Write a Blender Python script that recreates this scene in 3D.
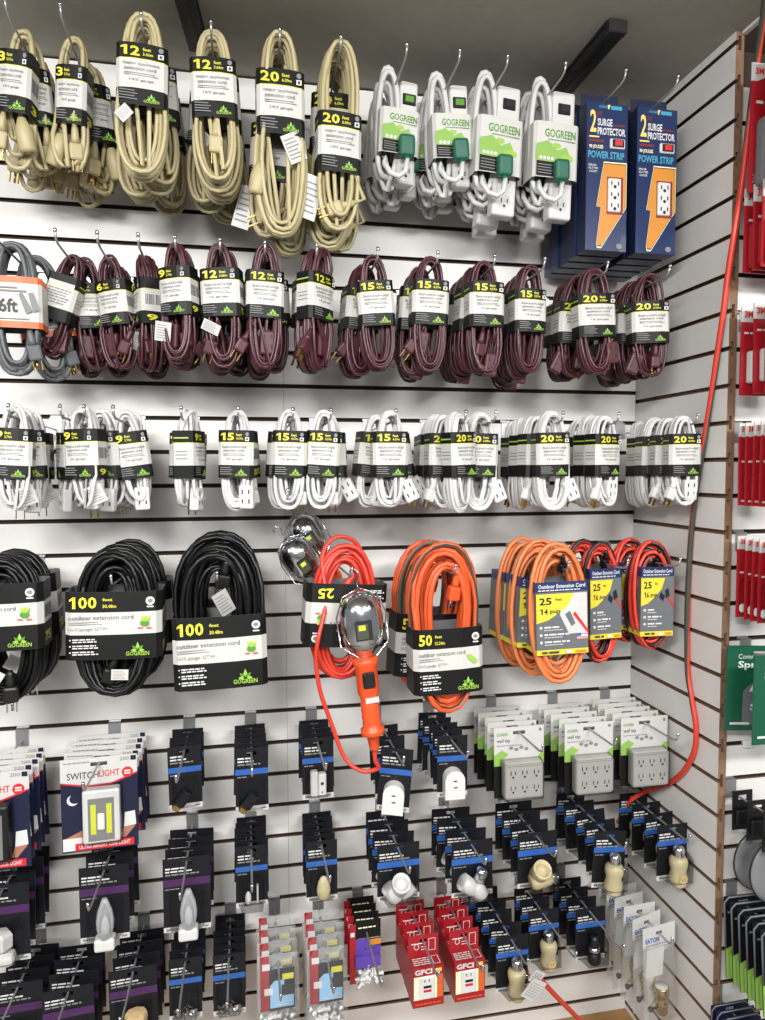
import bpy, bmesh, math, random
from mathutils import Vector, Matrix, Euler

for o in list(bpy.data.objects):
    bpy.data.objects.remove(o)
scene = bpy.context.scene
col = scene.collection
PI = math.pi
Z0 = 1.5                      # height of the reference groove above the floor
PITCH = 0.0762                # three-inch slat pitch

# ------------------------------------------------------------------ camera
F_PX = 700.128
CAM = Vector((-0.98154, -1.64609, 0.10998 + Z0))
YAW, TILT, ROLL = 0.19264, -0.05672, -0.00298
_f = Vector((math.sin(YAW) * math.cos(TILT), math.cos(YAW) * math.cos(TILT), math.sin(TILT)))
_r = Vector((math.cos(YAW), -math.sin(YAW), 0))
_u = _r.cross(_f)
RGT = _r * math.cos(ROLL) + _u * math.sin(ROLL)
UPV = _u * math.cos(ROLL) - _r * math.sin(ROLL)
FWD = _f
cam_d = bpy.data.cameras.new('camera')
cam_d.sensor_fit = 'VERTICAL'
cam_d.sensor_height = 24.0
cam_d.lens = F_PX / 1020.0 * 24.0
cam_d.clip_start = 0.02
cam = bpy.data.objects.new('camera', cam_d)
col.objects.link(cam)
M3 = Matrix((RGT, UPV, -FWD)).transposed()
cam.matrix_world = Matrix.Translation(CAM) @ M3.to_4x4()
scene.camera = cam

# ------------------------------------------------------------------ world, lights, exposure
w = bpy.data.worlds.new('world')
scene.world = w
w.use_nodes = True
w.node_tree.nodes['Background'].inputs[0].default_value = (0.93, 0.96, 1.0, 1)
w.node_tree.nodes['Background'].inputs[1].default_value = 0.16
def area(name, loc, sx, sy, power, target=None, color=(1, 0.995, 0.975)):
    l = bpy.data.lights.new(name, 'AREA')
    l.shape = 'RECTANGLE'; l.size = sx; l.size_y = sy; l.energy = power; l.color = color
    o = bpy.data.objects.new(name, l); col.objects.link(o)
    o.location = loc
    if target is None:
        o.rotation_euler = (0, 0, 0)
    else:
        d = Vector(target) - Vector(loc)
        o.rotation_euler = d.to_track_quat('-Z', 'Y').to_euler()
    return o
# ceiling troffers of the shop, behind and beside the photographer
area('ceiling_lamp', (-1.70, -2.20, 2.42), 1.0, 0.22, 36, (-1.5, -0.9, 0.0))
area('ceiling_lamp', (0.05, -2.40, 2.42), 1.0, 0.22, 32, (-0.3, -1.0, 0.0))
area('ceiling_lamp', (-2.90, -2.00, 2.40), 0.22, 1.0, 10, (-1.2, -0.6, 0.4))
area('ceiling_lamp', (-1.20, -4.40, 2.40), 1.6, 0.5, 34, (-0.9, 0, 0.4))
area('ceiling_lamp', (0.75, -1.60, 2.58), 0.3, 0.9, 3, (0.3, -0.3, 1.0))
scene.view_settings.view_transform = 'Standard'
scene.view_settings.look = 'None'
scene.view_settings.gamma = 1.0
scene.view_settings.use_curve_mapping = False
scene.view_settings.exposure = 0.80

# ------------------------------------------------------------------ pixel -> place helpers
def ray(u, v):
    return RGT * ((u - 382.5) / F_PX) + UPV * ((510 - v) / F_PX) + FWD
def aty(u, v, y):
    d = ray(u, v); return CAM + d * ((y - CAM.y) / d.y)
def atx(u, v, x):
    d = ray(u, v); return CAM + d * ((x - CAM.x) / d.x)
def atz(u, v, z):
    d = ray(u, v); return CAM + d * ((z - CAM.z) / d.z)
def hook_x(u, y):
    return aty(u, 470, y).x
def gz(k):
    return Z0 - PITCH * k

# ------------------------------------------------------------------ materials
MATS = []
MIDX = {}
def lin(h):
    c = [int(h[i:i + 2], 16) / 255 for i in (0, 2, 4)]
    return tuple(x / 12.92 if x <= 0.04045 else ((x + 0.055) / 1.055) ** 2.4 for x in c) + (1,)
def mat(name, hexcol, rough=0.45, metal=0.0, noise=0.0, nscale=40, alpha=1.0, spec=0.5, bump=0.0, coat=0.0, trans=0.0, emit=0):
    m = bpy.data.materials.new(name)
    m.use_nodes = True
    nt = m.node_tree
    b = nt.nodes['Principled BSDF']
    c = lin(hexcol)
    b.inputs['Base Color'].default_value = c
    b.inputs['Roughness'].default_value = rough
    b.inputs['Metallic'].default_value = metal
    b.inputs['Specular IOR Level'].default_value = spec
    b.inputs['Coat Weight'].default_value = coat
    if noise > 0 or bump > 0:
        tc = nt.nodes.new('ShaderNodeTexCoord')
        n = nt.nodes.new('ShaderNodeTexNoise')
        n.inputs['Scale'].default_value = nscale
        n.inputs['Detail'].default_value = 4
        nt.links.new(tc.outputs['Object'], n.inputs['Vector'])
        if noise > 0:
            r = nt.nodes.new('ShaderNodeValToRGB')
            r.color_ramp.elements[0].position = 0.3
            r.color_ramp.elements[1].position = 0.7
            r.color_ramp.elements[0].color = tuple(x * (1 - noise) for x in c[:3]) + (1,)
            r.color_ramp.elements[1].color = tuple(min(1, x * (1 + noise * 0.6)) for x in c[:3]) + (1,)
            nt.links.new(n.outputs['Fac'], r.inputs['Fac'])
            nt.links.new(r.outputs['Color'], b.inputs['Base Color'])
        if bump > 0:
            bp = nt.nodes.new('ShaderNodeBump')
            bp.inputs['Strength'].default_value = bump
            bp.inputs['Distance'].default_value = 0.002
            nt.links.new(n.outputs['Fac'], bp.inputs['Height'])
            nt.links.new(bp.outputs['Normal'], b.inputs['Normal'])
    if alpha < 1:
        out = nt.nodes['Material Output']
        tr = nt.nodes.new('ShaderNodeBsdfTransparent')
        mx = nt.nodes.new('ShaderNodeMixShader')
        lw = nt.nodes.new('ShaderNodeLayerWeight')
        lw.inputs['Blend'].default_value = 0.25
        mt = nt.nodes.new('ShaderNodeMath'); mt.operation = 'MULTIPLY_ADD'
        mt.inputs[1].default_value = 0.5; mt.inputs[2].default_value = alpha
        mt.use_clamp = True
        nt.links.new(lw.outputs['Fresnel'], mt.inputs[0])
        nt.links.new(mt.outputs[0], mx.inputs['Fac'])
        nt.links.new(tr.outputs[0], mx.inputs[1])
        nt.links.new(b.outputs[0], mx.inputs[2])
        nt.links.new(mx.outputs[0], out.inputs['Surface'])
    MIDX[name] = m
    return m
mat('melamine', 'd9d7d4', 0.42, noise=0.035, nscale=9)
mat('mdf', '7e6049', 0.8, noise=0.18, nscale=60)
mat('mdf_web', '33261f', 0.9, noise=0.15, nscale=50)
mat('ceiling_paint', 'a19d92', 0.85, noise=0.06, nscale=30, bump=0.15)
mat('trim_white', 'd8d6d2', 0.5)
mat('beam_brown', '6a5548', 0.8, noise=0.2, nscale=20)
mat('plywood', '9a7448', 0.75, noise=0.25, nscale=14)
mat('floor_tile', '8b8782', 0.5, noise=0.1, nscale=6)
mat('chrome', 'd4d6d8', 0.16, 1.0)
mat('steel', 'b4b5b6', 0.38, 0.75)
mat('dark_steel', '4a4744', 0.4, 0.9)
mat('track_black', '141414', 0.5)
mat('beige', 'b3a780', 0.42, noise=0.04, nscale=30)
mat('beige_plug', 'b0a37c', 0.45)
mat('burgundy', '482229', 0.38, noise=0.08, nscale=40)
mat('burgundy_plug', '4a2129', 0.45)
mat('white_cord', 'cccbc9', 0.4)
mat('white_pl', 'cfcecc', 0.35)
mat('grey_cord', '5c5e61', 0.45)
mat('black_cord', '0d0d0e', 0.36, spec=0.35)
mat('black_pl', '151515', 0.4)
mat('red_cord', 'd03c2c', 0.36)
mat('orange_cord', 'd9572a', 0.38)
mat('olive_cord', '43463a', 0.42)
mat('tan_orange_cord', 'd57a48', 0.38)
mat('dark_red_cord', '2a1716', 0.4)
mat('orange_handle', 'e05024', 0.4)
mat('brass', 'c9a85c', 0.25, 1.0)
mat('sleeve_black', '0f0f0f', 0.5, spec=0.3)
mat('sleeve_white', 'c4c3be', 0.5)
mat('ink_yellow', 'cfca36', 0.5)
mat('ink_white', 'cfcfcd', 0.5)
mat('ink_grey', '7c7c7c', 0.6)
mat('ink_dark', '3a3a3c', 0.6)
mat('ink_black', '101010', 0.6)
mat('leaf_green', '93b848', 0.5)
mat('leaf_dark', '4f8a2a', 0.5)
mat('green_plug', '1d5c48', 0.4)
mat('box_navy', '1f2f58', 0.28, coat=0.3)
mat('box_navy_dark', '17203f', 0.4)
mat('bolt_orange', 'c9832f', 0.4)
mat('ink_cream', 'f3ecc2', 0.5)
mat('ink_sand', 'f0cf6a', 0.5)
mat('ink_teal', '3f97b4', 0.5)
mat('ink_red', 'c8242a', 0.5)
mat('label_orange', 'cf5f28', 0.45)
mat('card_black', '121318', 0.42, spec=0.35)
mat('card_blue', '2c5aa4', 0.35)
mat('card_purple', '43204f', 0.4)
mat('card_white', 'c2c1be', 0.4)
mat('card_navy', '161a36', 0.4)
mat('card_red', '9a1822', 0.35)
mat('card_grey', '64676a', 0.4)
mat('card_green', '17513a', 0.35)
mat('lime', '86ae52', 0.4)
mat('yellow_card', 'd8c63a', 0.4)
mat('blue_head', '1d2d5c', 0.4)
mat('grey_pl', 'a4a39e', 0.4)
mat('beige_pl', 'c2b58f', 0.4)
mat('tan_pl', 'd9b98a', 0.5)
mat('cob_yellow', 'cbd03c', 0.4)
mat('panel_grey', '8f9190', 0.35, 0.4)
mat('skin_print', 'a5705c', 0.6)
mat('sky_print', '86b4d6', 0.5)
mat('purple_bag', '5b3fa0', 0.4)
mat('maroon_print', '7c1d20', 0.5)
mat('blister', '202224', 0.06, alpha=0.03)
mat('bag_film', 'd0d0ce', 0.16, alpha=0.08, bump=1.0, nscale=26)
mat('disc_grey', '8d8f90', 0.3, alpha=0.55)
mat('clear_bulb', 'e8eaec', 0.06, alpha=0.22)

# ------------------------------------------------------------------ mesh builder
TEXTC = {}
ONE = ([(0.42, 0), (0.78, 0), (0.78, 1), (0.5, 1), (0.08, 0.80), (0.08, 0.62), (0.42, 0.74)], [(0, 1, 2, 3, 6), (3, 4, 5, 6)])
def text_geo(s, bold=0.02):
    key = (s, bold)
    if key in TEXTC:
        return TEXTC[key]
    if s == '1':
        return ONE
    if len(s) > 1 and s.isdigit():
        vs = []; fs = []; n = len(s)
        for i, ch in enumerate(s):
            v, f = text_geo(ch, bold); b = len(vs)
            vs += [((i + 0.04 + 0.92 * a) / n, c) for a, c in v]; fs += [tuple(b + j for j in q) for q in f]
        TEXTC[key] = (vs, fs)
        return TEXTC[key]
    cu = bpy.data.curves.new('t', 'FONT')
    cu.body = s; cu.resolution_u = 2; cu.offset = bold; cu.fill_mode = 'FRONT'
    ob = bpy.data.objects.new('t', cu); col.objects.link(ob)
    dg = bpy.context.evaluated_depsgraph_get()
    me = bpy.data.meshes.new_from_object(ob.evaluated_get(dg))
    vs = [(v.co.x, v.co.y) for v in me.vertices]
    fs = [tuple(p.vertices) for p in me.polygons]
    bpy.data.objects.remove(ob); bpy.data.curves.remove(cu); bpy.data.meshes.remove(me)
    xs = [v[0] for v in vs]; ys = [v[1] for v in vs]
    x0, x1, y0, y1 = min(xs), max(xs), min(ys), max(ys)
    vs = [((x - x0) / (x1 - x0), (y - y0) / (y1 - y0)) for x, y in vs]
    TEXTC[key] = (vs, fs)
    return TEXTC[key]

class MB:
    def __init__(self):
        self.v = []; self.f = []; self.m = []; self.mats = []; self.sm = []
        self.M = None
    def mi(self, name):
        if name not in self.mats:
            self.mats.append(name)
        return self.mats.index(name)
    def add(self, vs, fs, m, smooth=False, M=None):
        b = len(self.v)
        T = M if M is not None else self.M
        for v in vs:
            self.v.append(tuple(T @ Vector(v)) if T is not None else tuple(v))
        for i, f in enumerate(fs):
            self.f.append(tuple(b + j for j in f))
            self.m.append(self.mi(m[i] if isinstance(m, (list, tuple)) else m))
            self.sm.append(smooth)
        return self
    def box(self, x0, x1, y0, y1, z0, z1, m, M=None, front=None):
        vs = [(x0, y0, z0), (x1, y0, z0), (x1, y1, z0), (x0, y1, z0), (x0, y0, z1), (x1, y0, z1), (x1, y1, z1), (x0, y1, z1)]
        fs = [(0, 1, 5, 4), (1, 2, 6, 5), (2, 3, 7, 6), (3, 0, 4, 7), (4, 5, 6, 7), (3, 2, 1, 0)]
        ms = [m] * 6
        if front: ms[0] = front
        return self.add(vs, fs, ms, M=M)
    def rbox(self, x0, x1, y0, y1, z0, z1, m, bev=0.004, seg=2, M=None):
        bm = bmesh.new()
        bmesh.ops.create_cube(bm, size=1)
        for v in bm.verts:
            v.co = ((x0 + x1) / 2 + v.co.x * (x1 - x0), (y0 + y1) / 2 + v.co.y * (y1 - y0), (z0 + z1) / 2 + v.co.z * (z1 - z0))
        bmesh.ops.bevel(bm, geom=list(bm.edges), offset=bev, segments=seg, profile=0.5, affect='EDGES')
        bm.verts.index_update()
        vs = [tuple(v.co) for v in bm.verts]; fs = [tuple(v.index for v in f.verts) for f in bm.faces]
        bm.free()
        return self.add(vs, fs, m, smooth=False, M=M)
    def prism(self, poly, y0, y1, m, M=None, cap=None, smooth=False):      # polygon in xz, extruded along y
        n = len(poly)
        vs = [(x, y0, z) for x, z in poly] + [(x, y1, z) for x, z in poly]
        fs = [tuple(range(n)), tuple(range(2 * n - 1, n - 1, -1))]
        self.add(vs, fs, cap or m, M=M)
        return self.add(vs, [(i, (i + n), ((i + 1) % n + n), (i + 1) % n) for i in range(n)], m, smooth=smooth, M=M)
    def tube(self, pts, r, m, sides=6, closed=False, caps=True, smooth=True, twist=0.0, M=None, squash=1.0):
        pts = [Vector(p) for p in pts]
        n = len(pts)
        vs = []; fs = []; ms = []
        ref = Vector((0, 1, 0)); nrm = None
        for i in range(n):
            a = pts[i - 1] if (i > 0 or closed) else pts[0]
            b = pts[(i + 1) % n] if (i < n - 1 or closed) else pts[-1]
            t = (b - a)
            if t.length < 1e-9: t = Vector((0, 0, 1))
            t.normalize()
            if nrm is None:
                nrm = ref - t * ref.dot(t)
                if nrm.length < 0.1: nrm = Vector((1, 0, 0)) - t * t.x
            else:
                nrm = nrm - t * nrm.dot(t)
            nrm.normalize()
            bn = t.cross(nrm)
            rr = r[i] if isinstance(r, (list, tuple)) else r
            for k in range(sides):
                an = 2 * PI * k / sides + twist * i
                vs.append(pts[i] + nrm * (rr * math.cos(an)) + bn * (rr * squash * math.sin(an)))
        rng = n if closed else n - 1
        for i in range(rng):
            for k in range(sides):
                j = (i + 1) % n
                fs.append((i * sides + k, i * sides + (k + 1) % sides, j * sides + (k + 1) % sides, j * sides + k))
                ms.append(m[k % len(m)] if isinstance(m, (list, tuple)) else m)
        if caps and not closed:
            fs.append(tuple(range(sides - 1, -1, -1))); ms.append(m if not isinstance(m, (list, tuple)) else m[0])
            fs.append(tuple(range((n - 1) * sides, n * sides))); ms.append(m if not isinstance(m, (list, tuple)) else m[0])
        return self.add(vs, fs, ms, smooth=smooth, M=M)
    def lathe(self, prof, m, n=14, M=None, smooth=True):     # prof: (r, z) list, axis z
        vs = []; fs = []; ms = []
        for r, z in prof:
            for k in range(n):
                a = 2 * PI * k / n
                vs.append((r * math.cos(a), r * math.sin(a), z))
        for i in range(len(prof) - 1):
            for k in range(n):
                fs.append((i * n + k, i * n + (k + 1) % n, (i + 1) * n + (k + 1) % n, (i + 1) * n + k))
                ms.append(m[i] if isinstance(m, (list, tuple)) else m)
        fs.append(tuple(range(n - 1, -1, -1))); ms.append(ms[0])
        fs.append(tuple(range((len(prof) - 1) * n, len(prof) * n))); ms.append(ms[-2] if len(ms) > 1 else ms[0])
        return self.add(vs, fs, ms, smooth=smooth, M=M)
    # flat print: local (x, z) on a plane facing -y at y = y
    def pr(self, items, y=0.0, M=None, e0=0.0003, de=0.00005):
        lv = {}
        for i, it in enumerate(items):
            yy = y - e0 - de * min(i, 60)
            k = it[0]
            if k == 'r':
                _, x0, z0, x1, z1, m = it
                self.add([(x0, yy, z0), (x1, yy, z0), (x1, yy, z1), (x0, yy, z1)], [(0, 1, 2, 3)], m, M=M)
            elif k == 'p':
                _, poly, m = it
                self.add([(a, yy, b) for a, b in poly], [tuple(range(len(poly)))], m, M=M)
            elif k == 'e':
                _, cx, cz, rx, rz, m = it
                self.add([(cx + rx * math.cos(2 * PI * q / 14), yy, cz + rz * math.sin(2 * PI * q / 14)) for q in range(14)], [tuple(range(14))], m, M=M)
            elif k == 't':
                _, s, x0, z0, x1, z1, m = it[:7]
                vs, fs = text_geo(s, it[7] if len(it) > 7 else 0.02)
                self.add([(x0 + a * (x1 - x0), yy, z0 + b * (z1 - z0)) for a, b in vs], fs, m, M=M)
            elif k == 'bar':
                _, x0, z0, x1, z1, m = it
                self.add([(x0, yy, z0), (x1, yy, z0), (x1, yy, z1), (x0, yy, z1)], [(0, 1, 2, 3)], 'ink_white', M=M)
                rr = random.Random(5); x = x0 + 0.001; yy -= 1e-4
                while x < x1 - 0.002:
                    ww = rr.choice([0.0007, 0.0012, 0.0018])
                    self.add([(x, yy - 1e-4, z0 + .002), (x + ww, yy - 1e-4, z0 + .002), (x + ww, yy - 1e-4, z1 - .001), (x, yy - 1e-4, z1 - .001)], [(0, 1, 2, 3)], m, M=M)
                    x += ww + rr.choice([0.0008, 0.0014])
        return self
    def mesh(self, name):
        me = bpy.data.meshes.new(name)
        me.from_pydata(self.v, [], self.f)
        for nm in self.mats:
            me.materials.append(MIDX[nm])
        me.polygons.foreach_set('material_index', self.m)
        me.polygons.foreach_set('use_smooth', self.sm)
        me.update()
        return me

STUFF = ('loose_anchors', 'prong_pile')
class Spec:
    """a thing as a list of (name, mesh, parent index, label)"""
    def __init__(self):
        self.p = []
    def add(self, name, mb, parent=None, label=None):
        self.p.append((name, mb.mesh(name) if isinstance(mb, MB) else mb, parent, label))
        return len(self.p) - 1
def put(spec, name, label, cat, loc, rot=(0, 0, 0), group=None, scale=1.0):
    e = bpy.data.objects.new(name, None)
    e.empty_display_size = 0.03
    col.objects.link(e)
    e.location = loc; e.rotation_euler = rot
    e['label'] = label; e['category'] = cat
    if group: e['group'] = group
    obs = []
    for nm, me, par, lb in spec.p:
        o = bpy.data.objects.new(nm, me)
        col.objects.link(o)
        o.parent = e if par is None else obs[par]
        if scale != 1.0 and par is None: o.scale = (scale,) * 3
        if lb: o['label'] = lb
        if nm in STUFF: o['kind'] = 'stuff'
        obs.append(o)
    return e
def single(mb, name, label, cat, loc=(0, 0, 0), rot=(0, 0, 0), group=None):
    o = bpy.data.objects.new(name, mb.mesh(name)); col.objects.link(o)
    o.location = loc; o.rotation_euler = rot
    o['label'] = label; o['category'] = cat
    if group: o['group'] = group
    return o
def struct(mb, name, label=None, cat=None):
    o = bpy.data.objects.new(name, mb.mesh(name)); col.objects.link(o)
    o['kind'] = 'structure'
    if label: o['label'] = label
    if cat: o['category'] = cat
    return o
def child(me, name, parent, loc=(0, 0, 0), rot=(0, 0, 0)):
    o = bpy.data.objects.new(name, me if not isinstance(me, MB) else me.mesh(name)); col.objects.link(o)
    o.parent = parent; o.location = loc; o.rotation_euler = rot
    return o

# ================================================================== the setting
CEIL = Z0 + 0.990
DECK = Z0 - 1.335
def slat_mesh(length, hh=None):
    """T-profile slat running along +x, white face towards -y, centred on z = 0"""
    L = (PITCH - 0.0095) / 2; s = 0.024
    prof = [(-L, 0), (L, 0), (L, 0.0055), (s, 0.0055), (s, 0.0125), (-s, 0.0125), (-s, 0.0055), (-L, 0.0055)]
    mb = MB()
    n = len(prof)
    vs = [(0, y, z) for z, y in prof] + [(length, y, z) for z, y in prof]
    fs = []; ms = []
    for i in range(n):
        j = (i + 1) % n
        fs.append((i, j, j + n, i + n)); ms.append('melamine' if i == 0 else 'mdf')
    fs = [tuple(reversed(f)) for f in fs]
    fs += [tuple(range(n)), tuple(range(2 * n - 1, n - 1, -1))]; ms += ['mdf', 'mdf']
    mb.add(vs, fs, ms)
    return mb.mesh('slat')
XL = -2.45; SEAM = -0.8925; DEP = 0.3491; ROFF = 0.02229
# back wall: a dark web with one slat per three inches, in two panels either side of the seam
back = struct(MB().box(XL, 0.02, 0.0125, 0.030, DECK - 0.16, CEIL, 'mdf_web'), 'wall_back', 'white slatwall with brown grooves behind all the hooks', 'wall')
sm1 = slat_mesh(SEAM - XL - 0.0006); sm2 = slat_mesh(-0.0005 - SEAM)
for k in range(-13, 18):
    zc = gz(k) - PITCH / 2
    if zc + PITCH / 2 > CEIL + 0.02: continue
    child(sm1, 'slat', back, (XL, 0, zc)); child(sm2, 'slat', back, (SEAM, 0, zc))
# right return wall
rw = struct(MB().box(0.0125, 0.0185, -DEP, 0.03, DECK - 0.16, CEIL, 'mdf'), 'wall_right', 'narrow slatwall return panel with raw brown front edge', 'wall')
sm3 = slat_mesh(DEP)
for k in range(-14, 18):
    zc = gz(k) - PITCH / 2 - ROFF
    child(sm3, 'slat', rw, (0, 0, zc), (0, 0, -PI / 2))
# slatwall of the next bay, standing forward on the right
FY = -DEP + 0.008
fw = struct(MB().box(0.0190, 0.9, FY + 0.0125, FY + 0.03, DECK - 0.16, Z0 + 0.965, 'mdf_web'), 'wall_bay', 'white slatwall of the neighbouring bay at the right edge', 'wall')
sm4 = slat_mesh(0.88)
for k in range(-12, 18):
    zc = gz(k) - PITCH / 2 - ROFF
    child(sm4, 'slat', fw, (0.0192, FY, zc))
# floor, base deck, ceiling and its trims
struct(MB().box(-4, 2.2, -6, 0.1, -0.03, 0.0, 'floor_tile'), 'floor', 'grey shop floor below the display', 'floor')
struct(MB().box(XL, -0.001, -0.34, -0.001, DECK - 0.018, DECK, 'plywood').box(XL, -0.001, -0.34, -0.325, 0.0, DECK - 0.018, 'plywood'), 'trim_1', 'brown wooden base deck below the bottom row of hooks', 'deck')
struct(MB().box(-4, 0.012, -6, 0.03, CEIL, CEIL + 0.08, 'ceiling_paint'), 'ceiling', 'low grey painted ceiling above the slatwall', 'ceiling')
struct(MB().box(0.012, 0.022, -6, -DEP - 0.002, CEIL - 0.006, CEIL + 0.14, 'trim_white'), 'trim_2', 'white edge strip of the ceiling beside the right bay', 'trim')
struct(MB().box(0.022, 2.2, -6, 0.03, CEIL + 0.11, CEIL + 0.14, 'beam_brown'), 'trim_3', 'brown raised ceiling over the right bay', 'ceiling')
# black rails on the ceiling
def rail(u0, v0, u1, v1, w, h, label):
    a = atz(u0, v0, CEIL - h); b = atz(u1, v1, CEIL - h)
    d = (b - a); d.z = 0; L = d.length
    ang = math.atan2(d.y, d.x)
    s = Spec()
    s.add('rail_body', MB().box(0, L, -w / 2, w / 2, 0.0, h, 'track_black'))
    s.add('rail_lip', MB().box(0.004, L - 0.004, -w / 2 - 0.003, -w / 2, h - 0.006, h, 'track_black').box(0.004, L - 0.004, w / 2, w / 2 + 0.003, h - 0.006, h, 'track_black'))
    s.add('slot', MB().box(0.03, L - 0.03, -0.004, 0.004, -0.0006, 0.0, 'dark_steel'))
    s.add('end_cap', MB().rbox(-0.006, 0.012, -w / 2 - 0.002, w / 2 + 0.002, -0.002, h - 0.001, 'track_black', 0.002, 1))
    put(s, 'track_rail', label, 'track rail', (a.x, a.y, CEIL - h), (0, 0, ang))
rail(617, 33, 556, 103, 0.036, 0.024, 'black track rail on the ceiling above the blue boxes')
rail(180, -14, 198, 52, 0.034, 0.024, 'black track rail on the ceiling above the beige cords')

# ================================================================== hooks
HL = 0.315
def hook_spec(L=HL, rise=0.012):
    s = Spec()
    b = MB().box(-0.013, 0.013, -0.0035, -0.0006, -0.036, 0.003, 'steel').box(-0.013, 0.013, -0.0035, 0.0035, 0.0005, 0.0030, 'steel').box(-0.013, 0.013, 0.0065, 0.0085, 0.003, 0.012, 'steel').box(-0.013, 0.013, 0.0035, 0.0085, 0.0005, 0.0030, 'steel')
    s.add('bracket', b)
    z0 = -0.024
    pts = [(0, -0.003, z0), (0, -L * 0.5, z0 + 0.003), (0, -L + 0.02, z0 + 0.006), (0, -L + 0.006, z0 + 0.010), (0, -L, z0 + 0.022)]
    wi = s.add('wire', MB().tube(pts, 0.0023, 'steel', 6))
    s.add('tip', MB().lathe([(0.0005, -0.0045), (0.003, -0.003), (0.0036, 0), (0.003, 0.003), (0.0005, 0.0045)], 'chrome', 8, M=Matrix.Translation((0, -L, z0 + 0.024))), wi)
    return s
HOOK = hook_spec()
HOOKS_S = hook_spec(0.25)
def wire_z(k, y):
    return gz(k) - 0.028 + 0.006 * min(1, -y / HL) + 0.0023
def hook(x, k, label, group=None, y0=0.0, dz=0.0, spec=None):
    return put(spec or HOOK, 'peg_hook', label, 'hook', (x, y0, gz(k) + dz - 0.004), group=group or 'metal peg hooks on the slatwall')

# ================================================================== cords
def sgnpow(v, p):
    return math.copysign(abs(v) ** p, v)
def coil_path(H, W, n, seed, D=0.03, nest=0.02, zs=None, hs=0.05, wp=None, r=0.003, wmin=0.5, M=30, e=0.75, drop=0.1, wt=1.0):
    """closed-up hank of n loops hanging from z = 0; pinched around zs to half-width wp"""
    R = random.Random(seed)
    L = []
    for i in range(n + 1):
        q = wmin + (1 - wmin) * R.random()
        rel = (q - wmin) / (1 - wmin)
        L.append((q * W / 2, r + nest * rel, -H + drop * H * (1 - rel) * R.uniform(0.5, 1.2), D * (R.random() - 0.5), R.uniform(0, 6.28), R.uniform(-0.06, 0.06)))
    pts = []
    for i in range(n):
        a, b = L[i], L[i + 1]
        for m in range(M):
            f = m / M
            g = f * f * (3 - 2 * f)
            wv, zt, zb, y0, ph, tl = [a[k] * (1 - g) + b[k] * g for k in range(6)]
            an = 2 * PI * f + PI
            c, s_ = math.cos(an), math.sin(an)
            z = (zt + zb) / 2 + (zt - zb) / 2 * sgnpow(c, 0.9)
            x = wv * sgnpow(s_, e)
            if zs is not None and wp is not None:
                gg = math.exp(-((z - zs) / hs) ** 2)
                x = x * (1 - gg) + x * (wp / (W / 2)) * gg
                tt = max(0.0, min(1.0, (z - zs) / hs)); x *= 1 - (1 - wt) * tt
                if z < zs - hs * .5: x += tl * 0.15 * (zs - z)
            y = y0 + D * 0.18 * math.sin(an * 1.0 + ph)
            pts.append(Vector((x, y, z)))
    return pts
def band_sleeve(w_, h_, d_, zt, bands, m_side=None, ch=0.006, bow=0.004):
    """folded card sleeve around a hank: bands = [(fraction, material), ...] from the top"""
    mb = MB()
    x, y = w_ / 2, d_ / 2
    loop = [(-x + ch, -y), (-x * 0.35, -y - bow), (x * 0.35, -y - bow), (x - ch, -y), (x, -y + ch), (x, y - ch), (x - ch, y), (-x + ch, y), (-x, y - ch), (-x, -y + ch)]
    inn = [(a * 0.985, b * 0.97) for a, b in loop]
    n = len(loop)
    zc = zt
    levels = [zt]
    for fr, m in bands:
        zc -= fr * h_; levels.append(zc)
    vs = []
    for z in levels:
        vs += [(a, b, z) for a, b in loop]
    fs = []; ms = []
    for li, (fr, m) in enumerate(bands):
        for i in range(n):
            j = (i + 1) % n
            fs.append((li * n + i, (li + 1) * n + i, (li + 1) * n + j, li * n + j)); ms.append(m)
    mb.add(vs, fs, ms)
    z0, z1 = levels[-1], levels[0]
    vs = [(a, b, z1) for a, b in loop] + [(a, b, z1) for a, b in inn] + [(a, b, z0) for a, b in loop] + [(a, b, z0) for a, b in inn]
    fs = []
    for i in range(n):
        j = (i + 1) % n
        fs.append((i, j, n + j, n + i)); fs.append((2 * n + j, 2 * n + i, 3 * n + i, 3 * n + j)); fs.append((n + i, n + j, 3 * n + j, 3 * n + i))
    mb.add(vs, fs, 'card_grey')
    return mb
def words(x0, z, x1, h, m, seed=1):
    """a line of print too small to read"""
    R = random.Random(seed); it = []; x = x0
    while x < x1 - h:
        L = min(R.uniform(2, 5) * h, x1 - x)
        it.append(('r', x, z, x + L, z + h, m)); x += L + h * 0.7
    return it
def leaf_logo(cx, cz, s, txt=True, m='leaf_green', word='GOGREEN'):
    it = []
    for a, L in ((90, 1.0), (45, 0.85), (135, 0.85), (5, 0.75), (175, 0.75)):
        t = math.radians(a); c, sn = math.cos(t), math.sin(t)
        def P(u, v): return (cx + s * (u * c - v * sn), cz + s * (u * sn + v * c))
        it.append(('p', [P(0.12, 0), P(0.5 * L, -0.2), P(L, 0), P(0.5 * L, 0.2)], m if a in (90, 5, 175) else 'leaf_dark'))
    if txt:
        it.append(('t', word, cx - s * 1.25, cz - s * 0.55, cx + s * 1.25, cz - s * 0.08, 'leaf_green'))
    return it
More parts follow.
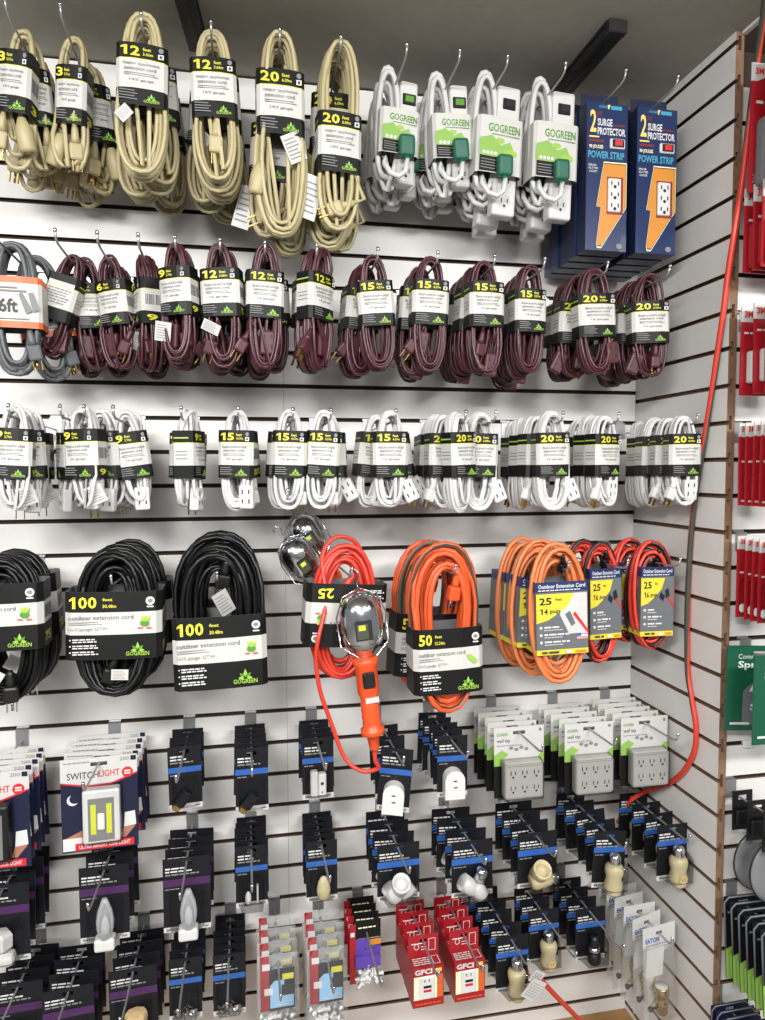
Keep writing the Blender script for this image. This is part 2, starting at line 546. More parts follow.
def sleeve_print(w_, h_, zt, num, line1, line2, line3, kind='in', flip=False):
    x = w_ / 2 - 0.006; s = h_
    it = []
    it += [('t', num, -x, zt - 0.215 * s, -x + 0.40 * w_ * (0.5 if len(num) == 1 else 1), zt - 0.06 * s, 'ink_yellow', 0.03),
           ('t', 'feet', -x + (0.24 if len(num) == 1 else 0.45) * w_, zt - 0.125 * s, -x + (0.40 if len(num) == 1 else 0.61) * w_, zt - 0.07 * s, 'ink_yellow'),
           ('t', {'3': '0.91m', '6': '1.83m', '9': '2.74m', '12': '3.66m', '15': '4.57m', '20': '6.09m'}.get(num, '6m'), -x + (0.24 if len(num) == 1 else 0.45) * w_, zt - 0.20 * s, -x + (0.42 if len(num) == 1 else 0.65) * w_, zt - 0.15 * s, 'ink_yellow'),
           ('e', x - 0.06 * w_, zt - 0.085 * s, 0.05 * w_, 0.042 * s, 'ink_grey'),
           ('r', x - 0.115 * w_, zt - 0.225 * s, x - 0.005 * w_, zt - 0.145 * s, 'ink_white'),
           ('e', x - 0.06 * w_, zt - 0.185 * s, 0.03 * w_, 0.025 * s, 'ink_dark')]
    it += [('t', line1, -x * 0.85, zt - 0.375 * s, x * 0.8, zt - 0.315 * s, 'ink_grey'),
           ('t', line2, -x * 0.8, zt - 0.45 * s, x * 0.65, zt - 0.39 * s, 'ink_grey'),
           ('r', -x * 0.8, zt - 0.50 * s, x * 0.6, zt - 0.488 * s, 'ink_grey'), ('r', -x * 0.8, zt - 0.53 * s, x * 0.75, zt - 0.52 * s, 'ink_grey'),
           ('t', line3, -x * 0.55, zt - 0.635 * s, x * 0.55, zt - 0.58 * s, 'ink_grey')]
    for q in range(4):
        it.append(('r', -x, zt - (0.79 + 0.045 * q) * s, -x + (0.30 + 0.05 * (q % 2)) * w_, zt - (0.775 + 0.045 * q) * s, 'ink_grey'))
    it += leaf_logo(x * 0.45, zt - 0.9 * s, 0.10 * s)
    return it
RZ180 = None
def wrap_part(sp, w_, h_, d_, zt, num, l1, l2, l3, bow=0.004, bands=None):
    bands = bands or [(0.25, 'sleeve_black'), (0.012, 'ink_yellow'), (0.468, 'sleeve_white'), (0.27, 'sleeve_black')]
    i = sp.add('sleeve', band_sleeve(w_, h_, d_, zt, bands, bow=bow))
    its = sleeve_print(w_, h_, zt, num, l1, l2, l3)
    nm = [q for q in its[:3]]; lg = its[-6:]; fine = its[3:-6]
    sp.add('number_print', MB().pr(nm, y=-d_ / 2 - bow), i)
    sp.add('lettering', MB().pr(fine, y=-d_ / 2 - bow), i)
    sp.add('leaf_logo', MB().pr(lg, y=-d_ / 2 - bow), i)
    S3 = Matrix.Translation((0, d_ / 2, 0)) @ Matrix.Rotation(PI, 4, 'Z')
    bk = [('r', -w_ * .4, zt - .25 * h_, w_ * .4, zt - .16 * h_, 'sleeve_white')]
    for r_ in range(6):
        bk += words(-w_ * .36, zt - (.34 + .06 * r_) * h_, w_ * (.34 - .06 * (r_ % 3)), .0022, 'ink_grey', r_)
    sp.add('back_print', MB().pr(bk, M=S3), i)
    # side panel: barcode and big number
    S = Matrix.Translation((w_ / 2, 0, 0)) @ Matrix.Rotation(PI / 2, 4, 'Z')
    q = d_ / 2 - 0.006
    side = [('bar', -q, zt - 0.62 * h_, q, zt - 0.36 * h_, 'ink_dark'), ('t', num, -q * 0.8, zt - 0.93 * h_, q * 0.6, zt - 0.80 * h_, 'ink_yellow', 0.03)]
    sp.add('side_print', MB().pr(side, M=S), i)
    S2 = Matrix.Translation((-w_ / 2, 0, 0)) @ Matrix.Rotation(-PI / 2, 4, 'Z')
    side = [('r', -q, zt - 0.17 * h_, q, zt - 0.14 * h_, 'leaf_green'), ('r', -q * .8, zt - 0.45 * h_, q * .8, zt - 0.43 * h_, 'ink_grey'), ('r', -q * .8, zt - 0.52 * h_, q * .8, zt - 0.50 * h_, 'ink_grey'), ('r', -q * .8, zt - 0.6 * h_, q * .8, zt - 0.58 * h_, 'ink_grey')]
    sp.add('side_print', MB().pr(side, M=S2), i)
    return i
def plug_parts(sp, pos, rot, m, size=1.0, prongs=2, metal='brass'):
    T = Matrix.Translation(pos) @ Euler(rot).to_matrix().to_4x4() @ Matrix.Scale(size, 4)
    b = MB()
    b.rbox(-0.011, 0.011, -0.008, 0.008, -0.026, 0.0, m, 0.004, 2, M=T)
    b.lathe([(0.008, 0.0), (0.0062, 0.008), (0.0055, 0.018), (0.004, 0.024)], m, 10, M=T)
    i = sp.add('plug', b)
    p = MB()
    p.box(-0.0075, -0.0060, -0.003, 0.003, -0.042, -0.026, metal, M=T).box(0.0060, 0.0075, -0.003, 0.003, -0.042, -0.026, metal, M=T)
    if prongs == 3:
        p.lathe([(0.0022, -0.042), (0.0022, -0.026)], metal, 8, M=T @ Matrix.Translation((0, 0.005, 0)))
    sp.add('prongs', p, i)
def socket_parts(sp, pos, rot, m, size=1.0, kind='tap'):
    T = Matrix.Translation(pos) @ Euler(rot).to_matrix().to_4x4() @ Matrix.Scale(size, 4)
    b = MB()
    if kind == 'tap':
        b.rbox(-0.014, 0.014, -0.009, 0.009, -0.045, 0.0, m, 0.004, 2, M=T)
        sl = MB()
        for z in (-0.012, -0.030):
            sl.pr([('r', -0.0075, z - 0.004, -0.005, z + 0.004, 'ink_black'), ('r', 0.005, z - 0.004, 0.0075, z + 0.004, 'ink_black')], y=-0.009, M=T)
    else:
        b.lathe([(0.006, 0.012), (0.011, 0.0), (0.0135, -0.01), (0.0135, -0.034), (0.012, -0.038)], m, 12, M=T)
        sl = MB().pr([('r', -0.0065, -0.004, -0.0045, 0.004, 'ink_black'), ('r', 0.0045, -0.004, 0.0065, 0.004, 'ink_black')], M=T @ Matrix.Translation((0, 0, -0.038)) @ Matrix.Rotation(PI / 2, 4, 'X'))
    i = sp.add('socket', b)
    sp.add('slots', sl, i)
def tag_part(sp, pos, rot, w_=0.022, h_=0.04):
    T = Matrix.Translation(pos) @ Euler(rot).to_matrix().to_4x4()
    t = MB().box(-w_ / 2, w_ / 2, -0.0003, 0.0003, -h_, 0, 'card_white', M=T)
    i = sp.add('paper_tag', t)
    it = [('r', -w_ * 0.4, -h_ * (0.2 + 0.13 * q), w_ * (0.2 + 0.07 * (q % 3)), -h_ * (0.165 + 0.13 * q), 'ink_grey') for q in range(6)]
    sp.add('tag_print', MB().pr(it, y=-0.0003, M=T), i)

def cord_spec(num, H, W, n, r, m, seed, sw, sh, sd, szt, l1, l2, l3, plug_m, D=0.03, nest=0.02, plugp=None, sockp=None, prongs=2, tag=None, sk='tap', psize=1.0, twist=0.0, wmin=0.5, drop=0.12):
    sp = Spec()
    path = coil_path(H, W, n, seed, D, nest, szt - sh / 2, sh * 0.62, sw / 2 - r - 0.002, r, wmin, drop=drop, wt=0.84)
    path = [Vector((p.x, max(-sd / 2 + r + .001, min(sd / 2 - r - .001, p.y)) if (szt - sh - .008 < p.z < szt + .008) else p.y, p.z)) for p in path]
    plugp = plugp or ((0.014, -sd / 2 + 0.012, szt - sh - 0.03), (0.15, 0, 0.1))
    sockp = sockp or ((-0.012, -sd / 2 + 0.012, szt - sh - 0.012), (0.1, 0.15, 0))
    def tuck(p, lead):
        (x_, y_, z_), e_ = p
        return ((x_, max(y_, -sd / 2 + 0.008), min(z_, szt - sh - lead)), e_)
    if plugp[0][1] >= 0: plugp = ((0.012, 0.004, szt - sh * 0.22), (0, 0, 0))
    if sockp[0][1] >= 0: sockp = ((-0.014, 0.006, szt - sh * 0.30), (0, 0, 0))
    if plugp[0][1] < 0: plugp = tuck(plugp, 0.026 * psize)
    if sockp[0][1] < 0: sockp = tuck(sockp, 0.006 + (0.012 if sk == 'round' else 0))
    def lead(pp, back=False):
        P = Vector(pp[0]); R3 = Euler(pp[1]).to_matrix()
        up = R3 @ Vector((0, 0, 1))
        return [P + up * 0.022 * psize, P + up * 0.04 * psize]
    lp = lead(plugp); ls = lead(sockp)
    def under(v, x):
        return Vector((max(-sw / 2 + .012, min(sw / 2 - .012, x)), -sd / 2 + r + .003, szt - sh * 0.5))
    full = [ls[0], ls[1], under(ls[1], sockp[0][0])] + path + [under(lp[1], plugp[0][0]), lp[1], lp[0]]
    sp.add('coil', MB().tube(full, r, m, 6, twist=twist))
    wrap_part(sp, sw, sh, sd, szt, num, l1, l2, l3)
    plug_parts(sp, plugp[0], plugp[1], plug_m, psize, prongs)
    socket_parts(sp, sockp[0], sockp[1], plug_m, psize, sk)
    if tag: tag_part(sp, *tag)
    return sp

ORD = ['front', 'second', 'third', 'fourth', 'fifth', 'sixth', 'seventh', 'eighth']
NTH = ['first', 'second', 'third', 'fourth', 'fifth', 'sixth', 'seventh', 'eighth', 'ninth', 'tenth', 'eleventh', 'twelfth', 'thirteenth', 'fourteenth', 'fifteenth', 'sixteenth']
RND = random.Random(11)
def stack(specs, name, what, cat, where, x, k, ys, group, rots=None, dx=None, jit=0.05, scale=1.0, dz=0.0, y0=0.0, hookspec=None, mkhook=True, hz=0.0, hook_what=None):
    """things one behind the other on one hook; ys from front to back"""
    if mkhook:
        hook(x, k, 'metal peg hook of the %ss, %s' % (hook_what or cat, where), y0=y0, dz=hz, spec=hookspec)
    for i, y in enumerate(ys):
        sp = specs[i % len(specs)]
        rt = rots[i] if rots and i < len(rots) else (RND.uniform(-0.03, 0.03), RND.uniform(-jit, jit), RND.uniform(-jit * 3, jit * 3))
        ddx = dx[i] if dx and i < len(dx) else 0
        on = ' on' if ('hook' in where.split(',')[0] and not where.startswith(('left of', 'right of'))) else ''
        pos = '' if len(ys) == 1 else ('%s back' % ORD[i] if i else 'front one') + on
        lab = '%s, %s %s' % (what, pos, where) if pos else '%s, %s' % (what, where)
        put(sp, name, lab, cat, (x + ddx, y, wire_z(k, y - y0) + hz + dz), rt, group, scale)

# ---- top row: beige appliance cords
def beige(num, H, W, n, seed, sw, sh, szt, **kw):
    return cord_spec(num, H, W, n, 0.0042, 'beige', seed, sw, sh, 0.045, szt, 'major appliance', 'extension cord', '14/3 gauge', 'beige_plug', D=0.042, prongs=3, sk='round', psize=1.15, **kw)
TAGA = ((0.006, -0.028, -0.17), (0.15, 0.4, 0.2), 0.03, 0.045)
B3 = [beige('3', 0.235, 0.070, 3, 1, 0.060, 0.108, -0.035, plugp=((-0.02, -0.03, -0.165), (0.2, 0.12, 0.3)), sockp=((0.018, -0.03, -0.155), (0.15, -0.2, 0)), drop=0.25),
      beige('3', 0.22, 0.072, 3, 2, 0.058, 0.105, -0.035, plugp=((0.01, -0.03, -0.16), (0.2, -0.12, 0.5)), sockp=((-0.02, -0.03, -0.17), (0.15, 0.3, 0)), drop=0.25)]
B12 = [beige('12', 0.262, 0.094, 9, 3, 0.087, 0.106, -0.040, tag=((-0.02, -0.03, -0.155), (0.2, 0.7, 0.3), 0.02, 0.026), plugp=((0.0, 0.01, -0.17), (0, 0, 0)), sockp=((-0.01, 0.015, -0.17), (0, 0, 0)), wmin=0.55),
       beige('12', 0.262, 0.096, 9, 4, 0.082, 0.104, -0.042, plugp=((0.0, -0.03, -0.175), (0.05, 0.05, 0)), sockp=((-0.01, 0.01, -0.17), (0, 0, 0)), wmin=0.55)]
B20 = [beige('20', 0.345, 0.105, 12, 5, 0.088, 0.116, -0.050, tag=((0.012, -0.028, -0.165), (0.15, -0.5, 0.2), 0.036, 0.05), sockp=((-0.04, -0.028, -0.23), (0.1, 0.16, 0)), plugp=((0.01, 0.015, -0.2), (0, 0, 0)), wmin=0.45),
       beige('20', 0.33, 0.098, 12, 6, 0.083, 0.110, -0.116, plugp=((0.006, -0.025, -0.285), (0.1, 1.2, 0)), sockp=((0.0, 0.012, -0.26), (0.1, 0.1, 0)), tag=((-0.04, 0.0, -0.23), (0.1, 0.25, 0), 0.035, 0.08), wmin=0.5)]
HY = -HL
TOPH = 'top row'
def hk_u(u, v=None):
    return hook_x(u, HY)
def tip_x(u, k):
    return atz(u, 470, 0).x if False else aty(u, 470, HY).x
TOP = [(5, 'leftmost hook, top row'), (60, 'second hook, top row'), (141, 'third hook, top row'), (211, 'fourth hook, top row'), (280, 'fifth hook, top row'), (341, 'sixth hook, top row')]
def tipx(u, v):
    return aty(u, v, HY).x
G1 = 'beige appliance cords on the top row'
stack(B3, 'appliance_cord', 'short beige three-foot appliance cord', 'extension cord', TOP[0][1], tipx(5, 8), -12, [-0.235, -0.185, -0.135, -0.09], G1, [(0.02, 0.08, -0.1), (0, -0.1, 0.4), (0, 0.1, -0.3), (0, -.06, 0.2)])
stack([B3[1], B3[0]], 'appliance_cord', 'short beige three-foot appliance cord', 'extension cord', TOP[1][1], tipx(60, 4), -12, [-0.205, -0.15, -0.11, -0.07], G1, [(0.02, 0.06, -0.15), (0, -0.12, 0.5), (0, -0.08, 0.3), (0, 0.08, -.3)], dx=[0, 0.012, 0.01, 0])
stack(B12, 'appliance_cord', 'beige twelve-foot appliance cord', 'extension cord', TOP[2][1], tipx(141, 17), -12, [-0.285, -0.235, -0.18, -0.13], G1, [(0, 0.03, 0.05), (0, -0.07, 0.35), (0, 0.1, -0.2), (0, -0.12, 0.3)], dx=[0, .004, 0, 0], dz=0.008)
stack([B12[1], B12[0]], 'appliance_cord', 'beige twelve-foot appliance cord', 'extension cord', TOP[3][1], tipx(211, 28), -12, [-0.285, -0.23, -0.18, -0.13], G1, [(0, -0.03, 0.0), (0, -0.05, 0.1), (0, 0.08, -0.3), (0, -0.1, 0.4)])
stack(B20, 'appliance_cord', 'beige twenty-foot appliance cord', 'extension cord', TOP[4][1], tipx(280, 38), -12, [-0.285, -0.225, -0.17], G1, [(0, 0.0, 0.05), (0, 0.07, -0.2), (0, -0.06, 0.2)])
stack([B20[1], B20[0]], 'appliance_cord', 'beige twenty-foot appliance cord', 'extension cord', TOP[5][1], tipx(341, 45), -12, [-0.285, -0.225, -0.17], G1, [(0, 0.02, 0.1), (0, 0.05, -0.1), (0, -0.05, 0.2)])

# ---- top row: white power strips with green plugs
def strip_spec(big, seed):
    sp = Spec()
    bw, bh = (0.052, 0.262) if big else (0.038, 0.205)
    xc = 0.033 if big else 0.027
    x0, x1 = xc - bw / 2, xc + bw / 2
    zt = 0.006
    b = sp.add('body', MB().rbox(x0, x1, -0.016, 0.016, zt - bh, zt, 'white_pl', 0.006, 2))
    sw = sp.add('switch', MB().rbox(xc - 0.014, xc + 0.014, -0.019, -0.015, zt - 0.048, zt - 0.026, 'black_pl', 0.0015, 1).box(xc - 0.009, xc + 0.009, -0.0205, -0.018, zt - 0.043, zt - 0.031, 'leaf_dark' if not big else 'ink_black'), b)
    o = MB()
    for z in ([zt - bh + 0.028, zt - bh + 0.068, zt - bh + 0.106] if big else [zt - bh + 0.024, zt - bh + 0.056]):
        o.pr([('e', xc, z, 0.015, 0.016, 'card_white'), ('r', xc - 0.008, z - 0.002, xc - 0.0055, z + 0.008, 'ink_black'), ('r', xc + 0.0055, z - 0.002, xc + 0.008, z + 0.007, 'ink_black'), ('e', xc, z - 0.008, 0.003, 0.003, 'ink_black')], y=-0.016)
    sp.add('outlets', o, b)
    R = random.Random(seed)
    # cord: loop over the hook, then loops below
    rr = 0.0056 if big else 0.0056
    pts = []
    n = 3 if big else 3
    for i in range(n):
        wv = (0.019 if big else 0.016) + 0.005 * R.random()
        zb = -(0.185 if big else 0.17) - 0.016 * i - 0.012 * R.random()
        y0 = (0.028, -0.008, 0.010)[i]
        for m in range(24):
            a = 2 * PI * m / 24 + PI
            c = math.cos(a); s_ = math.sin(a)
            ztop = rr + 0.004 + 0.013 * i
            z = (ztop + zb) / 2 + (ztop - zb) / 2 * sgnpow(c, 0.85)
            f = (z - zb) / (ztop - zb)
            pts.append(Vector(((-0.012 if i < 2 else -0.002) * (1 - f) - 0.014 * f + wv * (1.2 - 0.2 * f) * sgnpow(s_, 0.75), y0 * (1 - f * 0.5), z)))
    pz = -(0.172 if big else 0.140)
    pts += [Vector((-0.020, -0.012, pz - 0.005)), Vector((-0.022, -0.026, pz - 0.030)), Vector((-0.012, -0.038, pz - 0.052)), Vector((0.004, -0.044, pz - 0.058)), Vector((0.016, -0.046, pz - 0.048)), Vector((0.019, -0.046, pz - 0.022))]
    sp.add('cord', MB().tube(pts, rr, 'white_cord', 7))
    # printed card sleeve around strip and cord
    lx0, lx1 = (-0.040, 0.061) if big else (-0.036, 0.048)
    lt, lh = (-0.070, 0.112) if big else (-0.062, 0.088)
    w_ = lx1 - lx0; c = (lx0 + lx1) / 2
    s = band_sleeve(w_, lh, 0.056, lt, [(0.70, 'sleeve_white'), (0.30, 'sleeve_white')], bow=0.002)
    for q, v in enumerate(s.v): s.v[q] = (v[0] + c, v[1] - 0.006, v[2])
    si = sp.add('sleeve', s)
    yf = -0.036
    it = [('t', 'GOGREEN', c - w_ * 0.28, lt - 0.28 * lh, c + w_ * 0.40, lt - 0.13 * lh, 'leaf_dark'),
          ('r', c - w_ * 0.2, lt - 0.33 * lh, c + w_ * 0.4, lt - 0.31 * lh, 'ink_grey'),
          ('p', [(lx0 + .004, lt - 0.72 * lh), (lx0 + .004, lt - 0.42 * lh), (c - w_ * 0.2, lt - 0.34 * lh), (c, lt - 0.50 * lh), (c + w_ * 0.2, lt - 0.42 * lh), (c + w_ * .3, lt - 0.60 * lh), (c + w_ * 0.1, lt - 0.72 * lh)], 'lime'),
          ('e', c + w_ * .22, lt - .62 * lh, w_ * .14, lh * .07, 'leaf_green'), ('e', c - w_ * .02, lt - .42 * lh, w_ * .10, lh * .05, 'leaf_green'),
          ('r', lx0 + .005, lt - 0.985 * lh, c + w_ * 0.12, lt - 0.72 * lh, 'sleeve_black')]
    for q in range(4):
        it.append(('e', lx0 + 0.014 + 0.0085 * q, lt - 0.66 * lh, 0.0035, 0.0035, 'ink_white'))
    for q in range(4):
        it.append(('r', lx0 + 0.008, lt - (0.79 + 0.05 * q) * lh, c - w_ * (0.05 + 0.06 * (q % 2)), lt - (0.775 + 0.05 * q) * lh, 'ink_grey'))
    sp.add('lettering', MB().pr(it, y=yf), si)
    # flat green plug cover hanging in front
    g = MB()
    T = Matrix.Translation((0.017, -0.046, pz)) @ Euler((0.05, -0.06, 0)).to_matrix().to_4x4()
    g.rbox(-0.0165, 0.0165, -0.009, 0.011, -0.018, 0.024, 'green_plug', 0.007, 3, M=T)
    g.lathe([(0.007, -0.018), (0.006, -0.028)], 'green_plug', 10, M=T)
    sp.add('plug', g, label='dark green plug cap')
    return sp
PS = [strip_spec(False, 1), strip_spec(False, 2)]
PB = [strip_spec(True, 3), strip_spec(True, 4)]
G2 = 'white power strips on the top row'
for u, v, sps, ys, hn, rots in ((407, 50, PS, [-0.205, -0.145, -0.085], 'seventh hook, top row', [(0, 0.05, 0.1), (0, -0.08, 0.3), (0, 0.05, 0.1)]),
                          (460, 55, [PS[1], PS[0]], [-0.205, -0.145, -0.085], 'eighth hook, top row', [(0, -0.04, 0.0), (0, 0.06, -0.3), (0, -.05, 0.2)]),
                          (508, 62, PB, [-0.225, -0.165, -0.105], 'ninth hook, top row', [(0, 0.05, 0.08), (0, 0.1, 0.1), (0, 0.03, -.1)]),
                          (566, 66, [PB[1], PB[0]], [-0.225, -0.165, -0.105], 'tenth hook, top row', [(0, 0.03, 0.05), (0, 0.09, 0.1), (0, 0.05, 0)])):
    stack(sps, 'power_strip', '%s white power strip with green plug' % ('small' if sps[0] in PS else 'large'), 'power strip', hn, tipx(u, v), -12, ys, G2, rots)

# ---- top row: boxed surge protectors
def surge_spec():
    sp = Spec()
    W, H, Dp = 0.094, 0.305, 0.036
    zt = -0.012
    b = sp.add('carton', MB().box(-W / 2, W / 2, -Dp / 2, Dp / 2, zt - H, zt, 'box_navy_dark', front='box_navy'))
    t = MB()
    y0, y1 = Dp / 2 - 0.0016, Dp / 2
    x, hx = W / 2 - 0.004, 0.011
    t.box(-x, -hx, y0, y1, zt, 0.022, 'box_navy_dark').box(hx, x, y0, y1, zt, 0.022, 'box_navy_dark').box(-hx, hx, y0, y1, 0.0025, 0.022, 'box_navy_dark').box(-hx, hx, y0, y1, zt, -0.005, 'box_navy_dark')
    sp.add('hang_tab', t, b)
    X0, X1 = -W / 2, W / 2
    def Zf(f): return zt - H * f
    def Xf(f): return X0 + W * f
    it = [('t', 'POWER', Xf(.30), Zf(.035), Xf(.48), Zf(.018), 'ink_teal'), ('r', Xf(.58), Zf(.04), Xf(.85), Zf(.015), 'ink_teal'), ('p', [(Xf(.52), Zf(.045)), (Xf(.57), Zf(.01)), (Xf(.5), Zf(.01)), (Xf(.5), Zf(.03))], 'ink_sand'),
          ('t', '2', Xf(.08), Zf(.20), Xf(.23), Zf(.05), 'ink_sand'), ('t', 'FT', Xf(.25), Zf(.095), Xf(.38), Zf(.06), 'maroon_print'),
          ('t', 'SURGE', Xf(.26), Zf(.155), Xf(.62), Zf(.105), 'ink_white', 0.03), ('t', 'PROTECTOR', Xf(.26), Zf(.215), Xf(.94), Zf(.165), 'ink_white', 0.03), ('r', Xf(.64), Zf(.15), Xf(.93), Zf(.14), 'maroon_print'),
          ('r', Xf(.06), Zf(.235), Xf(.30), Zf(.225), 'ink_sand'), ('r', Xf(.06), Zf(.265), Xf(.42), Zf(.25), 'maroon_print'), ('t', '90 JOULES', Xf(.06), Zf(.315), Xf(.40), Zf(.285), 'ink_cream'),
          ('t', 'POWER STRIP', Xf(.04), Zf(.375), Xf(.92), Zf(.325), 'ink_teal', 0.025)]
    it2 = [('t', 'IDEAL FOR', Xf(.05), Zf(.43), Xf(.24), Zf(.415), 'ink_white'), ('t', 'ALL 3 TYPES', Xf(.05), Zf(.45), Xf(.28), Zf(.436), 'ink_white'), ('t', '& OUTLETS', Xf(.07), Zf(.472), Xf(.26), Zf(.458), 'ink_white')]
    def bolt(g, m):
        P = [(.42, .395), (.985, .395), (.985, .70), (.38, .985), (.28, .985), (.26, .95), (.36, .705), (.25, .70)]
        cx, cz = .6, .65
        return ('p', [(Xf(cx + (a - cx) * g), Zf(cz + (b_ - cz) * g)) for a, b_ in P], m)
    for g, m in ((1.0, 'ink_cream'), (.97, 'ink_black'), (.945, 'bolt_orange')):
        it2.append(bolt(g, m))
    it2 += [('r', Xf(.50), Zf(.75), Xf(.90), Zf(.495), 'maroon_print'), ('e', Xf(.82), Zf(.965), .007, .006, 'ink_grey')]
    sp.add('lettering', MB().pr(it + it2, y=-Dp / 2), b)
    # bulging strip face seen through the window, and the rocker switch
    o = MB().rbox(Xf(.52), Xf(.84), -Dp / 2 - 0.005, -Dp / 2 + 0.004, Zf(.735), Zf(.505), 'white_pl', 0.003, 2)
    oi = sp.add('outlet_face', o, b)
    it = []
    m = MB().rbox(Xf(.56), Xf(.93), -Dp / 2 - 0.004, -Dp / 2 + 0.002, Zf(.302), Zf(.235), 'white_pl', 0.002, 1).rbox(Xf(.61), Xf(.89), -Dp / 2 - 0.006, -Dp / 2 - 0.003, Zf(.294), Zf(.243), 'black_pl', 0.001, 1).box(Xf(.66), Xf(.84), -Dp / 2 - 0.0068, -Dp / 2 - 0.005, Zf(.287), Zf(.25), 'ink_red')
    sp.add('switch', m, b, label='red rocker switch in a white frame')
    for q in range(3):
        zc = Zf(.545 + .075 * q); xc = Xf(.68)
        it += [('r', xc - .009, zc - .003, xc - .0062, zc + .005, 'ink_black'), ('r', xc + .0062, zc - .003, xc + .009, zc + .005, 'ink_black'), ('e', xc, zc - .006, .0035, .0035, 'ink_black')]
    # sub-part print on the outlet face is merged with the face's own mesh
    me = MB().pr(it, y=-Dp / 2 - 0.005)
    sp.add('slots', me, b)
    return sp
SG = surge_spec()
for u, v, hn in ((628, 70, 'left stack, top row'), (681, 78, 'right stack, top row')):
    stack([SG], 'surge_protector_box', 'navy boxed surge protector with orange lightning bolt', 'box', hn, tipx(u, v) - (0.004 if u < 650 else 0.006), -12, [-0.225 + 0.044 * q for q in range(5)], 'navy surge protector boxes', [(0.0, 0.0, 0.0)] * 6, dx=[0, -.002, 0.002, -.001, 0.002, 0])

# ---- second row: burgundy household cords and a grey one
def burg(num, H, W, n, seed, sw=0.082, sh=0.088, szt=-0.030, **kw):
    sw *= 0.88; W *= 0.82
    return cord_spec(num, H, W, n, 0.0030, 'burgundy', seed, sw, sh, 0.042, szt, 'household', 'extension cord', '16 gauge', 'burgundy_plug', D=0.042, nest=0.018, **kw)
BU6 = [burg('6', 0.19, 0.075, 8, 21, 0.07), burg('6', 0.20, 0.08, 8, 22, 0.07, plugp=((0.02, -0.03, -0.15), (0.2, 0.5, 0.4)))]
BU9 = [burg('9', 0.20, 0.078, 11, 23, 0.072, tag=((-0.018, -0.03, -0.13), (0.2, 0.2, 0.2), 0.03, 0.035)), burg('9', 0.205, 0.082, 11, 24, 0.075)]
BU12 = [burg('12', 0.21, 0.088, 12, 25, 0.084, tag=((-0.012, -0.03, -0.13), (0.25, 0.5, 0), 0.035, 0.02), plugp=((-0.02, -0.03, -0.16), (0.2, 0.3, 0.3)), sockp=((0.0, 0.005, -0.15), (0, 0, 0))), burg('12', 0.215, 0.085, 12, 26, 0.08, plugp=((-0.038, -0.02, -0.16), (0.1, 0.5, 0.2)), sockp=((0.005, -0.026, -0.14), (0.05, 0, 0)))]
BU15 = [burg('15', 0.20, 0.09, 13, 27, 0.082, plugp=((0.03, 0.0, -0.16), (0.1, -0.4, 0.2)), sockp=((0, 0.005, -0.15), (0, 0, 0))), burg('15', 0.21, 0.092, 13, 28, 0.084, plugp=((-0.03, -0.02, -0.15), (0.1, 0.6, 0.2))), burg('15', 0.215, 0.095, 13, 29, 0.084, plugp=((-0.012, -0.028, -0.15), (0.1, 0.15, 0.2)), sockp=((0.012, -0.028, -0.17), (0.1, 0.1, 0)))]
BU20 = [burg('20', 0.20, 0.105, 16, 30, 0.098, 0.09, -0.035, plugp=((0.028, -0.028, -0.14), (0.1, -0.1, 0)), sockp=((0.03, -0.03, -0.135), (0.1, -0.1, 0))), burg('20', 0.20, 0.10, 16, 31, 0.096, 0.09, -0.04, plugp=((0.01, -0.03, -0.145), (0.05, 0.05, 0)), sockp=((-0.028, -0.03, -0.15), (0.1, 0.4, 0)))]
G3 = 'burgundy household cords on the second row'
# grey appliance cord with an orange and white sleeve
def grey_spec():
    sp = Spec()
    H, W, r = 0.225, 0.088, 0.0042
    p = coil_path(H, W, 11, 41, 0.046, 0.016, -0.09, 0.05, 0.04, r, 0.55)
    sp.add('coil', MB().tube(p, r, 'grey_cord', 6))
    i = sp.add('sleeve', band_sleeve(0.098, 0.092, 0.058, -0.05, [(0.13, 'label_orange'), (0.74, 'sleeve_white'), (0.13, 'label_orange')]))
    it = [('t', '6ft', -0.022, -0.115, 0.010, -0.090, 'ink_dark'), ('r', -0.042, -0.078, 0.025, -0.075, 'ink_grey'), ('r', -0.042, -0.072, 0.01, -0.0695, 'ink_grey'),
          ('p', [(0.012, -0.082), (0.018, -0.078), (0.034, -0.112), (0.024, -0.118)], 'grey_cord'), ('p', [(0.028, -0.080), (0.036, -0.078), (0.046, -0.108), (0.036, -0.114)], 'grey_cord'), ('r', -0.042, -0.127, 0.03, -0.1255, 'ink_grey')]
    sp.add('lettering', MB().pr(it, y=-0.035), i)
    plug_parts(sp, (0.03, -0.02, -0.17), (0.1, -0.2, 0.3), 'grey_cord', 1.1, 3)
    return sp
GC = grey_spec()
stack([GC], 'appliance_cord', 'grey six-foot cord in an orange and white sleeve', 'extension cord', 'leftmost hook, second row', tipx(-6, 233), -7, [-0.225, -0.15], 'grey six-foot cords', [(0, 0, 0.05), (0, -0.15, 0.3)], dx=[0.006, 0.020])
